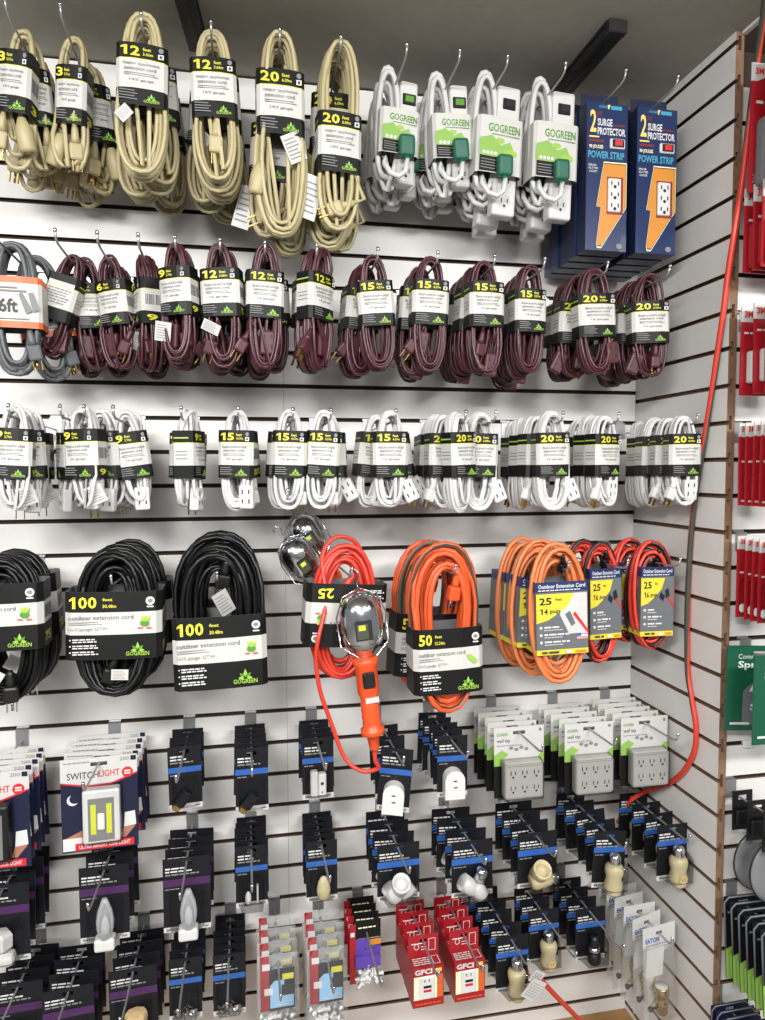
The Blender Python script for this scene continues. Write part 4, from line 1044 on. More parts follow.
def Ts(*a):
    return Tm(*a) @ Matrix.Scale(1.22, 4)
def adapter_card(kind, w_=0.068, h_=0.135, band='card_blue', bandz=(0.034, 0.046)):
    sp = Spec()
    card_base(sp, w_, h_, band=band, bandz=bandz)
    zb = 0.010 - h_
    zc = (-(bandz[1]) + zb + 0.011) / 2 - 0.004
    D = 0.027
    if kind == 'dark_plug':
        T = Tm(-0.004, -0.014, zb + 0.030, 0, 0.7, 0)
        b = MB().rbox(-0.011, 0.011, -0.009, 0.009, -0.018, 0.016, 'card_black', 0.003, 1, M=T)
        i = sp.add('adapter', b)
        sp.add('contact', MB().rbox(-0.008, 0.008, -0.007, 0.007, -0.03, -0.018, 'brass', 0.002, 1, M=T), i)
    elif kind == 'white_tap':
        b = MB().rbox(-0.018, -0.001, -0.022, -0.002, zb + 0.013, zc + 0.026, 'card_white', 0.003, 1).rbox(-0.001, 0.016, -0.018, -0.002, zb + 0.013, zc + 0.020, 'white_pl', 0.002, 1)
        i = sp.add('outlet_tap', b)
        sp.add('slots', MB().pr([('r', 0.004, zc - 0.004, 0.010, zc + 0.002, 'ink_black'), ('r', 0.005, zc - 0.022, 0.009, zc - 0.018, 'ink_grey')], y=-0.018), i)
    elif kind == 'arch':
        P = [(-0.022, zb + 0.004), (0.022, zb + 0.004), (0.022, zc + 0.004)] + [(0.022 * math.cos(a), zc + 0.004 + 0.022 * math.sin(a)) for a in [PI * q / 10 for q in range(1, 10)]] + [(-0.022, zc + 0.004)]
        b = MB().prism(P, -0.026, -0.001, 'white_pl')
        i = sp.add('outlet_tap', b)
        sp.add('slots', MB().pr([('r', -0.004, zc + 0.002, 0.004, zc + 0.005, 'ink_dark'), ('r', -0.003, zc - 0.012, 0.005, zc - 0.009, 'ink_dark')], y=-0.026), i)
    elif kind == 'white_socket':
        b = MB().lathe([(0.012, -0.022), (0.0155, -0.018), (0.0165, 0.012), (0.0165, 0.02), (0.0135, 0.02), (0.0125, 0.006), (0.002, 0.006)], 'white_pl', 16, M=Ts(-0.002, -0.022, zc + 0.004, 0.75, 0, 0))
        b.lathe([(0.010, -0.012), (0.0145, -0.010), (0.015, 0.016), (0.012, 0.018)], 'white_pl', 14, M=Ts(-0.015, -0.014, zb + 0.022, 0, -0.5, 0))
        b.lathe([(0.009, -0.014), (0.011, 0.0), (0.011, 0.014)], 'white_pl', 12, M=Ts(0.017, -0.012, zb + 0.024, 0, 0.9, 0))
        sp.add('socket', b)
    elif kind == 'beige_socket':
        b = MB().lathe([(0.012, -0.022), (0.0155, -0.018), (0.0165, 0.012), (0.0165, 0.02), (0.0135, 0.02), (0.0125, 0.006), (0.002, 0.006)], 'beige_pl', 16, M=Ts(-0.004, -0.022, zc + 0.006, 0.75, 0, 0))
        b.lathe([(0.012, -0.022), (0.0155, -0.015), (0.0155, 0.012), (0.009, 0.02)], 'beige_pl', 14, M=Ts(0.004, -0.015, zb + 0.026, 0, 1.35, 0))
        i = sp.add('socket', b)
        sp.add('screw_base', MB().lathe([(0.010, 0.0), (0.0105, 0.012), (0.006, 0.016)], 'chrome', 12, M=Ts(0.020, -0.015, zb + 0.024, 0, 1.45, 0)), i)
    elif kind == 'white_y':
        b = MB().lathe([(0.010, -0.016), (0.014, -0.012), (0.0155, 0.014), (0.012, 0.016)], 'white_pl', 14, M=Ts(-0.014, -0.015, zb + 0.034, 0, -0.9, 0))
        b.lathe([(0.010, -0.014), (0.0135, -0.010), (0.0145, 0.012), (0.011, 0.014)], 'white_pl', 14, M=Ts(0.008, -0.016, zb + 0.022, 0, 2.6, 0))
        i = sp.add('socket', b)
        sp.add('screw_base', MB().lathe([(0.011, -0.010), (0.011, 0.012), (0.007, 0.015)], 'chrome', 12, M=Ts(0.014, -0.015, zb + 0.052, 0, 0.35, 0)), i)
    elif kind in ('beige_bottle', 'beige_bulb'):
        b = MB().lathe([(0.012, -0.034), (0.015, -0.030), (0.0165, -0.018), (0.0135, -0.004), (0.0165, 0.006), (0.0165, 0.016), (0.0115, 0.022)], 'beige_pl', 16, M=Ts(0.004, -0.019, zc - 0.004))
        i = sp.add('socket', b)
        sp.add('screw_base', MB().lathe([(0.0105, 0.022), (0.0115, 0.026), (0.0105, 0.029), (0.0115, 0.032), (0.0095, 0.038), (0.005, 0.042)], 'chrome', 14, M=Ts(0.004, -0.019, zc - 0.004)), i)
        if kind == 'beige_bulb':
            sp.add('pull_chain', MB().tube([(0.012, -0.034, zc + 0.018), (0.022, -0.036, zc + 0.017), (0.028, -0.034, zc + 0.016)], 0.0016, 'chrome', 5), i)
        else:
            sp.add('outlet_face', MB().pr([('e', 0.004, zc - 0.022, 0.010, 0.010, 'tan_pl'), ('r', 0.000, zc - 0.025, 0.0015, zc - 0.019, 'ink_black'), ('r', 0.0065, zc - 0.025, 0.008, zc - 0.019, 'ink_black')], y=-0.0393), i)
    elif kind == 'black_socket':
        b = MB().lathe([(0.010, -0.032), (0.0125, -0.029), (0.0125, -0.012), (0.010, -0.010), (0.010, 0.004), (0.008, 0.012), (0.008, 0.022)], 'black_pl', 14, M=Ts(0.002, -0.016, zc))
        i = sp.add('socket', b)
        sp.add('screw_base', MB().lathe([(0.0108, -0.010), (0.0108, 0.002)], 'chrome', 12, M=Ts(0.002, -0.016, zc)), i)
    elif kind == 'prongs':
        R = random.Random(4); b = MB()
        for q in range(16):
            x_, z_ = R.uniform(-w_ * .3, w_ * .3), zb + 0.012 + R.uniform(0, 0.018)
            T = Tm(x_, -R.uniform(0.004, 0.018), z_, R.uniform(0, 3), R.uniform(0, 3), R.uniform(0, 3))
            b.box(-0.003, 0.003, -0.0008, 0.0008, -0.007, 0.007, 'chrome', M=T)
        sp.add('prong_pile', b)
    elif kind == 'bulbs':
        b = MB().lathe([(0.003, -0.014), (0.006, -0.010), (0.007, 0.0), (0.005, 0.01), (0.001, 0.014)], 'white_pl', 10, M=Tm(-0.008, -0.010, zb + 0.026))
        sp.add('socket', b)
        sp.add('clip', MB().rbox(0.010, 0.014, -0.012, -0.002, zb + 0.012, zc + 0.01, 'white_pl', 0.001, 1))
    elif kind == 'beige_leaf':
        b = MB().lathe([(0.004, -0.028), (0.013, -0.022), (0.0155, -0.004), (0.012, 0.014), (0.006, 0.024), (0.001, 0.026)], 'beige_pl', 12, M=Tm(0.002, -0.013, zc - 0.004) @ Matrix.Diagonal((1, 0.7, 1, 1)))
        sp.add('plug', b)
    if kind not in ('arch',):
        blister(sp, -w_ * .40, w_ * .40, zb + 0.006, -bandz[1] - 0.008, 0.044 if 'socket' in kind or 'bottle' in kind or 'bulb' in kind or kind == 'white_y' else 0.024)
    return sp

def night_card(kind, w_=0.096, h_=0.158):
    sp = Spec()
    card_base(sp, w_, h_, band='card_purple', bandz=(0.034, 0.050))
    zb = 0.010 - h_
    if kind == 'flame':
        T = Tm(0.004, -0.022, zb + 0.040)
        i = sp.add('lamp_shade', MB().lathe([(0.012, -0.02), (0.0165, 0.0), (0.0175, 0.016), (0.0145, 0.036), (0.008, 0.054), (0.005, 0.062)], 'clear_bulb', 16, M=T))
        sp.add('bulb', MB().lathe([(0.007, -0.018), (0.008, 0.0), (0.006, 0.018), (0.001, 0.026)], 'clear_bulb', 10, M=T), i)
        sp.add('lamp_base', MB().rbox(-0.017, 0.023, -0.034, -0.006, zb - 0.004, zb + 0.022, 'white_pl', 0.005, 2))
        blister(sp, -0.036, 0.036, zb + 0.012, -0.058, 0.03)
    elif kind == 'lantern':
        T = Tm(-0.002, -0.022, zb + 0.052)
        i = sp.add('lamp_shade', MB().lathe([(0.012, -0.016), (0.024, -0.008), (0.025, 0.016), (0.020, 0.024), (0.004, 0.026)], 'white_pl', 6, M=T @ Matrix.Diagonal((1, 0.75, 1, 1)), smooth=False))
        sp.add('lamp_base', MB().rbox(-0.022, 0.026, -0.036, -0.004, zb + 0.008, zb + 0.034, 'white_pl', 0.01, 2))
        blister(sp, -0.038, 0.038, zb + 0.012, -0.058, 0.042)
    elif kind == 'tan':
        T = Tm(0.006, -0.020, zb + 0.044)
        i = sp.add('lamp_shade', MB().lathe([(0.010, -0.040), (0.012, -0.026), (0.020, -0.004), (0.023, 0.024), (0.021, 0.032), (0.004, 0.034)], 'tan_pl', 8, M=T @ Matrix.Diagonal((1, 0.75, 1, 1)), smooth=False))
        sp.add('lamp_base', MB().rbox(-0.010, 0.022, -0.034, -0.006, zb - 0.004, zb + 0.012, 'tan_pl', 0.004, 1))
        blister(sp, -0.036, 0.036, zb + 0.012, -0.058, 0.04)
    elif kind == 'small':
        sp.add('lamp_shade', MB().rbox(-0.024, 0.018, -0.030, -0.004, zb + 0.030, zb + 0.082, 'white_pl', 0.008, 2))
        sp.add('lamp_base', MB().rbox(-0.014, 0.012, -0.026, -0.004, zb + 0.008, zb + 0.032, 'white_pl', 0.005, 1))
        blister(sp, -0.036, 0.036, zb + 0.012, -0.058, 0.034)
    return sp

def walltap_spec():
    sp = Spec()
    w_, h_ = 0.118, 0.162
    top = 0.012; x = w_ / 2; zb = top - h_
    mb = MB()
    mb.box(-x, -.014, -.0006, .0006, -.0055, top, 'card_white').box(.014, x, -.0006, .0006, -.0055, top, 'card_white').box(-.014, .014, -.0006, .0006, .0025, top, 'card_white')
    mb.box(-x, x, -.0006, .0006, -0.075, -.0055, 'card_white').box(-x, x, -.0006, .0006, zb, -0.075, 'sleeve_black')
    i = sp.add('card', mb)
    it = [('t', 'GOGREEN', -x + .006, -.008, -x + .032, -.001, 'leaf_dark'), ('t', 'wall tap', -x + .006, -.025, -x + .038, -.014, 'ink_dark', 0.01), ('e', x - .009, 0.002, .004, .004, 'ink_grey'),
          ('p', [(-x, -.076), (-x, -.052), (-x + .018, -.04), (-x + .034, -.05), (-x + .02, -.062), (-x + .028, -.076)], 'lime'), ('p', [(x - .018, -.076), (x - .012, -.056), (x, -.048), (x, -.076)], 'lime')]
    it += words(-x + .006, -.031, x * .1, .002, 'ink_grey', 2) + [('e', -x + .04 + .012 * q, -.036 - .004 * (q % 2), .005, .004, 'ink_grey') for q in range(4)]
    sp.add('lettering', MB().pr(it, y=-.0006), i)
    b = MB().rbox(-0.044, 0.048, -0.030, -0.001, zb + 0.006, zb + 0.090, 'grey_pl', 0.008, 3)
    bi = sp.add('outlet_tap', b)
    it = []
    for r_ in range(2):
        for c in range(3):
            cx = 0.002 + (c - 1) * 0.027; cz = zb + 0.030 + 0.034 * r_
            it += [('r', cx - .006, cz, cx - .004, cz + .009, 'ink_black'), ('r', cx + .004, cz + .001, cx + .006, cz + .008, 'ink_black'), ('e', cx, cz - .005, .0024, .0024, 'ink_black')]
    it.append(('r', -0.040, zb + 0.083, 0.044, zb + 0.0845, 'ink_grey'))
    sp.add('slots', MB().pr(it, y=-.030), bi)
    blister(sp, -0.046, 0.050, zb + 0.002, -0.060, 0.031, 0.003)
    return sp

def switch_spec(frame):
    sp = Spec()
    w_, h_ = 0.146, 0.192
    top = 0.012; x = w_ / 2; zb = top - h_
    mb = MB()
    mb.box(-x, -.016, -.0006, .0006, -.0055, top, 'card_white').box(.016, x, -.0006, .0006, -.0055, top, 'card_white').box(-.016, .016, -.0006, .0006, .0025, top, 'card_white')
    mb.box(-x, x, -.0006, .0006, -0.036, -.0055, 'card_white').box(-x, x, -.0006, .0006, zb, -0.036, 'card_navy')
    i = sp.add('card', mb)
    it = [('r', -x, -.040, x, -.034, 'card_white'), ('p', [(-x, -.034), (-x, -.031), (-x * .3, -.042), (x * .3, -.040), (x, -.022), (x, -.027), (x * .3, -.0455), (-x * .3, -.047)], 'ink_red'),
          ('p', [(-x, -.034), (-x, -.0365), (-x * .3, -.047), (x * .3, -.0455), (x, -.027), (x, -.037), (x, -.05), (-x, -.05)], 'card_navy'),
          ('p', [(-x, -.0365), (-x * .3, -.0465), (x * .3, -.045), (x, -.0265), (x, -.022), (-x, -.022)], 'card_white'),
          ('p', [(-x, -.034), (-x * .3, -.0445), (x * .3, -.043), (x, -.0245), (x, -.0275), (x * .3, -.0468), (-x * .3, -.0482), (-x, -.037)], 'ink_red'),
          ('t', 'SWITCH', -x + .012, -.030, -.001, -.016, 'ink_dark', 0.01), ('t', 'LIGHT', .0, -.029, x - .034, -.0155, 'ink_red', 0.01), ('e', x - .019, -.024, .011, .011, 'ink_red'), ('r', x - .025, -.023, x - .013, -.020, 'ink_white'), ('r', x - .025, -.028, x - .013, -.025, 'ink_white')]
    it += words(-x + .006, .003, -.018, .0022, 'ink_grey', 3)
    it2 = [('t', '200', x - .034, 0.001, x - .015, 0.0085, 'ink_grey', 0.0), ('r', x - .0125, 0.0, x - .002, 0.0095, 'card_navy'),
           ('e', -x + .022, -.072, .011, .011, 'ink_white'), ('e', -x + .026, -.069, .010, .010, 'card_navy'),
           ('p', [(x * .52, -.158), (x * .66, -.160), (x - .006, -.138), (x - .006, -.122), (x * .68, -.125)], 'skin_print'), ('p', [(x * .62, -.138), (x * .65, -.108), (x - .006, -.106), (x - .004, -.135)], 'ink_white'), ('p', [(-x * .92, -.15), (-x * .45, -.135), (-x * .45, -.15)], 'skin_print'), ('r', -x + .002, zb + .004, -x * .45, -.150, 'ink_white'),
           ('r', -x * .66, zb + .003, x * .88, zb + .018, 'ink_red'), ('t', 'ULTRA BRIGHT COB LIGHT', -x * .56, zb + .006, x * .78, zb + .014, 'ink_white', 0.02)]
    sp.add('lettering', MB().pr(it, y=-.0006, de=0.00006).pr(it2, y=-.0012), i)
    fm = 'white_pl' if frame == 'white' else 'black_pl'
    x0, x1, z0, z1 = -x * .42, x * .56, zb + .024, -.046
    f = MB().rbox(x0, x1, -0.024, -0.001, z0, z1, fm, 0.005, 2)
    fi = sp.add('light_body', f)
    px0, px1, pz0, pz1 = x0 + .011, x1 - .011, z0 + .006, z1 - .017
    it = [('r', px0, pz0, px1, pz1, 'panel_grey'), ('r', px0 + .005, pz0 + .014, px0 + .015, pz1 - .012, 'cob_yellow'), ('r', px1 - .015, pz0 + .014, px1 - .005, pz1 - .012, 'cob_yellow')]
    sp.add('light_panel', MB().pr(it, y=-.024), fi)
    xc = (px0 + px1) / 2
    sp.add('toggle', MB().rbox(xc - .007, xc + .007, -.030, -.0245, (pz0 + pz1) / 2 - .020, (pz0 + pz1) / 2 + .014, 'white_pl', .002, 1), fi)
    blister(sp, x0 - .004, x1 + .004, z0 - .004, z1 + .004, 0.026, .003)
    return sp

AD = {k: adapter_card(k) for k in ('dark_plug', 'white_tap', 'arch', 'prongs', 'bulbs', 'beige_leaf')}
AW = {k: adapter_card(k, 0.094, 0.125, bandz=(0.028, 0.042)) for k in ('white_socket', 'white_y', 'beige_socket')}
AN = {k: adapter_card(k, 0.076, 0.128, bandz=(0.026, 0.038)) for k in ('beige_bottle', 'beige_bulb', 'black_socket')}
NC = {k: night_card(k) for k in ('flame', 'lantern', 'tan', 'small')}
WT = walltap_spec()
SW = [switch_spec('white'), switch_spec('black')]
def crow(sp, name, what, cat, where, u, v, k, n, front, step, group, rot0=None, jit=0.03, back_sp=None, dx0=0.0):
    ys = [front + step * q for q in range(n)]
    ys = [y for y in ys if y < -0.012]
    rots = [rot0 or (0, 0, 0.02)] + [(RND.uniform(-0.02, 0.02), RND.uniform(-jit, jit), RND.uniform(-jit * 2, jit * 2)) for _ in ys[1:]]
    stack([sp], name, what, cat, where, tipx(u, v), k, ys, group, rots, dx=[0] + [RND.uniform(-.003, .003) for _ in ys[1:]])
r5, r6, r7 = 'fifth row', 'sixth row', 'bottom row'
GA = 'plug adapter cards'; GN = 'night light cards'; GS = 'lamp socket cards'
crow(SW[1], 'switch_light', 'black-framed switch light card', 'switch light', 'leftmost hook, ' + r5, -33, 800, 6, 5, -0.215, 0.031, 'switch light cards')
crow(SW[0], 'switch_light', 'white-framed switch light card', 'switch light', 'second hook, ' + r5, 83, 790, 6, 5, -0.175, 0.033, 'switch light cards', (0, 0.0, 0.06))
crow(AD['dark_plug'], 'plug_adapter', 'black card with dark plug adapter', 'plug adapter', 'third hook, ' + r5, 176, 779, 6, 5, -0.145, 0.027, GA, (0, -0.02, 0.06))
crow(AD['dark_plug'], 'plug_adapter', 'black card with dark plug adapter', 'plug adapter', 'fourth hook, ' + r5, 252, 776, 6, 6, -0.185, 0.029, GA)
crow(AD['white_tap'], 'plug_adapter', 'black card with white outlet adapter', 'plug adapter', 'fifth hook, ' + r5, 326, 767, 6, 5, -0.155, 0.029, GA)
crow(AD['arch'], 'plug_adapter', 'black card with white arched outlet tap', 'plug adapter', 'hook below orange handle', 404, 768, 6, 3, -0.25, 0.070, GA, (0, 0.08, -0.25), 0.04)
crow(AD['arch'], 'plug_adapter', 'black card with white arched outlet tap', 'plug adapter', 'hook left of wall taps', 468, 767, 6, 5, -0.205, 0.040, GA, (0, 0, -0.03), 0.04)
GW = 'grey wall taps on white cards'
for u, v, hn, fr in ((543, 751, 'left hook', -0.185), (616, 752, 'middle hook', -0.195), (678, 741, 'hook by the corner', -0.185)):
    crow(WT, 'wall_tap', 'grey six-outlet wall tap card', 'wall tap', hn + ', ' + r5, u, v, 6, 5, fr, 0.0355, GW, (0, -0.01, -0.02), 0.012)
crow(NC['lantern'], 'night_light', 'black card with white lantern night light', 'night light', 'leftmost hook, ' + r6, -20, 920, 9, 4, -0.20, 0.048, GN)
crow(NC['flame'], 'night_light', 'black card with clear flame night light', 'night light', 'second hook, ' + r6, 88, 912, 9, 3, -0.17, 0.055, GN)
crow(NC['flame'], 'night_light', 'black card with clear flame night light', 'night light', 'third hook, ' + r6, 180, 901, 9, 4, -0.170, 0.041, GN)
crow(AD['bulbs'], 'plug_adapter', 'black card with small white sockets', 'plug adapter', 'fourth hook, ' + r6, 252, 895, 9, 6, -0.15, 0.027, GA)
crow(AD['beige_leaf'], 'plug_adapter', 'black card with beige plug', 'plug adapter', 'fifth hook, ' + r6, 330, 884, 9, 6, -0.16, 0.027, GA)
crow(AW['white_socket'], 'lamp_socket', 'black card with white angled lamp socket', 'lamp socket', 'sixth hook, ' + r6, 410, 878, 9, 4, -0.205, 0.052, GS, None, 0.03)
crow(AW['white_y'], 'lamp_socket', 'black card with white double lamp socket', 'lamp socket', 'seventh hook, ' + r6, 486, 871, 9, 4, -0.225, 0.052, GS, None, 0.03)
crow(AW['beige_socket'], 'lamp_socket', 'black card with beige angled lamp socket', 'lamp socket', 'eighth hook, ' + r6, 556, 858, 9, 4, -0.22, 0.05, GS, None, 0.03)
crow(AN['beige_bulb'], 'lamp_socket', 'black card with beige pull-chain lamp socket', 'lamp socket', 'ninth hook, ' + r6, 626, 852, 9, 5, -0.25, 0.05, GS, (0, 0.06, -0.02), 0.1)
crow(AN['beige_bottle'], 'lamp_socket', 'black card with beige plug-in lamp socket', 'lamp socket', 'hook by the corner, ' + r6, 690, 845, 9, 4, -0.25, 0.055, GS)
crow(NC['small'], 'night_light', 'black card with small white night light', 'night light', 'leftmost hook, ' + r7, -10, 1032, 12, 4, -0.165, 0.04, GN, (0, 0, 0.05))
crow(NC['small'], 'night_light', 'black card with small white night light', 'night light', 'second hook, ' + r7, 52, 1028, 12, 4, -0.20, 0.045, GN, (0, -0.02, 0.06))
crow(NC['tan'], 'night_light', 'black card with tan night light', 'night light', 'third hook, ' + r7, 120, 1026, 12, 4, -0.165, 0.042, GN, (0, -0.01, 0.06))
crow(AD['prongs'], 'plug_adapter', 'black card with small loose prongs', 'plug adapter', 'fourth hook, ' + r7, 178, 1022, 12, 5, -0.155, 0.03, GA)
crow(AD['prongs'], 'plug_adapter', 'black card with small loose prongs', 'plug adapter', 'fifth hook, ' + r7, 227, 1012, 12, 6, -0.16, 0.028, GA)
crow(AN['beige_bulb'], 'lamp_socket', 'black card with beige pull-chain lamp socket', 'lamp socket', 'hook right of red boxes', 528, 967, 12, 5, -0.225, 0.047, GS)
crow(AN['beige_bottle'], 'lamp_socket', 'black card with beige plug-in lamp socket', 'lamp socket', 'second hook right of red boxes', 576, 960, 12, 3, -0.150, 0.047, GS)
crow(AN['black_socket'], 'lamp_socket', 'black card with small black lamp socket', 'lamp socket', 'hook left of clear bags', 624, 955, 12, 4, -0.165, 0.042, GS)

# ---- bottom row: bags and red boxes
def pillow(sp, w_, z0, z1, d, name='bag', m='bag_film', nx=6, nz=9, seed=3):
    R = random.Random(seed)
    vs = []; fs = []
    for s_ in (-1, 1):
        for j in range(nz + 1):
            for i in range(nx + 1):
                u, v = i / nx, j / nz
                b = math.sin(PI * u) ** 0.6 * min(1, math.sin(PI * (0.08 + 0.86 * (1 - v))) ** 0.5 * 1.0)
                edge = i in (0, nx) or j in (0, nz)
                y = s_ * (0.0006 if edge else 0.0006 + d / 2 * b * R.uniform(0.75, 1.1))
                vs.append((-w_ / 2 + w_ * u + (0 if edge else R.uniform(-.002, .002)), y, z0 + (z1 - z0) * v))
    o = (nx + 1) * (nz + 1)
    for s_ in range(2):
        for j in range(nz):
            for i in range(nx):
                a = s_ * o + j * (nx + 1) + i
                q = (a, a + 1, a + nx + 2, a + nx + 1)
                fs.append(q if s_ == 0 else tuple(reversed(q)))
    return sp.add(name, MB().add(vs, fs, m, smooth=True))
def header(sp, w_, z0, z1, m, hole=(0.008, 0.0025, -0.0055), t=0.0012):
    hw, hu, hd = hole; x = w_ / 2
    mb = MB().box(-x, -hw, -t / 2, t / 2, hd, z1, m).box(hw, x, -t / 2, t / 2, hd, z1, m).box(-hw, hw, -t / 2, t / 2, hu, z1, m).box(-x, x, -t / 2, t / 2, z0, hd, m)
    return sp.add('header_card', mb)
def brass_bag():
    sp = Spec()
    i = header(sp, 0.086, -0.034, 0.016, 'card_white')
    sp.add('lettering', MB().pr([('t', 'EATON', -0.036, -0.022, 0.0, -0.010, 'card_blue', 0.03)] + words(-.036, -.029, .02, .0025, 'ink_grey', 2), y=-.0008), i)
    T = Tm(0.006, 0.0, -0.170)
    b = MB().lathe([(0.010, -0.030), (0.013, -0.026), (0.0135, -0.006), (0.0150, -0.004), (0.0150, 0.002), (0.0135, 0.004), (0.0140, 0.016), (0.0165, 0.018), (0.0165, 0.036), (0.0150, 0.037)], 'brass', 16, M=T)
    j = sp.add('lamp_socket', b)
    sp.add('turn_key', MB().lathe([(0.003, 0), (0.003, 0.014), (0.006, 0.015), (0.006, 0.021)], 'black_pl', 8, M=T @ Tm(-0.012, 0, -0.012, 0, -PI / 2, 0)), j)
    sp.add('inner_shell', MB().lathe([(0.0142, 0.026), (0.0142, 0.0372)], 'card_white', 14, M=T), j)
    sp.add('leaflet', MB().box(-0.022, 0.024, 0.0125, 0.0131, -0.12, -0.045, 'card_white', M=Tm(0, -0.004, 0, 0.05, 0.03, 0)))
    pillow(sp, 0.084, -0.212, -0.030, 0.042)
    return sp
BB = brass_bag()
stack([BB], 'socket_bag', 'clear bag with brass lamp socket', 'bag', 'hook by the corner, ' + r7, tipx(672, 944), 12, [-0.265, -0.225, -0.185, -0.145, -0.105, -0.065], 'clear bags of brass sockets', [(0.02, -0.05, 0.1), (0, -0.03, 0.25), (0, 0.03, 0.1), (0, 0.02, 0.2), (0, -0.02, 0.1), (0, 0, 0.15)], dx=[0, -.006, 0, -.004, 0, 0])
def anchors(sp, x0, x1, z0, z1, y0, y1, n, seed):
    R = random.Random(seed); b = MB()
    for q in range(n):
        T = Tm(R.uniform(x0, x1), R.uniform(y0, y1), R.uniform(z0, z1), R.uniform(0, 3), R.uniform(0, 3), R.uniform(0, 3))
        b.lathe([(0.0025, -0.009), (0.0042, 0.005), (0.0056, 0.008), (0.0056, 0.0095)], 'white_pl', 6, M=T)
    sp.add('loose_anchors', b)
def clip_bag():
    sp = Spec()
    c = MB().box(-0.038, -0.020, -0.0008, 0.0, -0.15, -0.030, 'card_red').box(-0.020, 0.034, -0.0008, 0.0, -0.15, -0.06, 'sleeve_black')
    i = sp.add('inner_card', MB().add([(a, b_, c_ + .05) for a, b_, c_ in c.v], c.f, [c.mats[q] for q in c.m]))
    it = [('p', [(-.018, -.145), (-.018, -.095), (-.008, -.085), (.012, -.085), (.012, -.105), (.032, -.105), (.032, -.145)], 'sky_print'), ('r', .008, -.085, .032, -.072, 'ink_yellow'), ('r', .006, -.120, .032, -.096, 'ink_black'), ('r', -.034, -.06, -.018, -.046, 'ink_white'), ('r', -.030, -.115, -.012, -.100, 'ink_white')]
    it += words(.0, -.134, .03, .0022, 'card_white', 2) + words(-.008, -.14, .02, .0022, 'card_white', 4)
    sp.add('lettering', MB().pr(it, y=-.0008, M=Matrix.Translation((0, 0, .05))), i)
    anchors(sp, -0.034, 0.034, -0.205, -0.105, -0.014, -0.003, 60, 5)
    pillow(sp, 0.088, -0.225, 0.022, 0.040)
    return sp
CB = clip_bag()
for u, v, hn in ((281, 1006, 'left hook'), (334, 998, 'right hook')):
    stack([CB], 'clip_bag', 'clear bag of white clips', 'bag', hn + ', ' + r7, tipx(u, v), 12, [-0.20, -0.155, -0.110, -0.065], 'clear bags of white clips', [(0, 0.0, 0.03), (0, 0.02, 0.1), (0, -0.02, -0.05), (0, 0, 0)])
def connector_pack():
    sp = Spec()
    i = header(sp, 0.064, -0.048, 0.030, 'sleeve_black')
    j = sp.add('side_strip', MB().box(-0.040, -0.026, -0.0025, 0.0, -0.115, 0.024, 'card_red'))
    it = [('r', -.038, -.004, -.029, .006, 'ink_white')]
    sp.add('strip_print', MB().pr(it, y=-.0025), j)
    it = [('r', -.004, -.030, .032, -.016, 'bolt_orange'), ('r', -.02, -.014, .03, -.011, 'ink_grey'), ('p', [(-.026, -.012), (.006, -.012), (.006, -.03), (.032, -.032), (.032, -.048), (-.026, -.048)], 'purple_bag')] + words(-.008, -.038, .028, .003, 'ink_dark', 3) + words(-.02, .012, .02, .003, 'ink_cream', 3)
    sp.add('lettering', MB().pr(it, y=-.0008), i)
    b = MB().box(-0.028, 0.030, -0.010, -0.0008, -0.075, -0.048, 'purple_bag')
    sp.add('bag_top', b)
    anchors(sp, -0.024, 0.026, -0.118, -0.078, -0.014, 0.0, 26, 8)
    return sp
CP = connector_pack()
stack([CP], 'connector_pack', 'purple pack of white connectors with red strip', 'pack', 'hook left of red boxes', tipx(382, 990), 12, [-0.135, -0.105, -0.075, -0.045], 'purple connector packs', [(0, 0, 0.03), (0, 0.02, 0.0), (0, -0.01, 0), (0, 0, 0)])
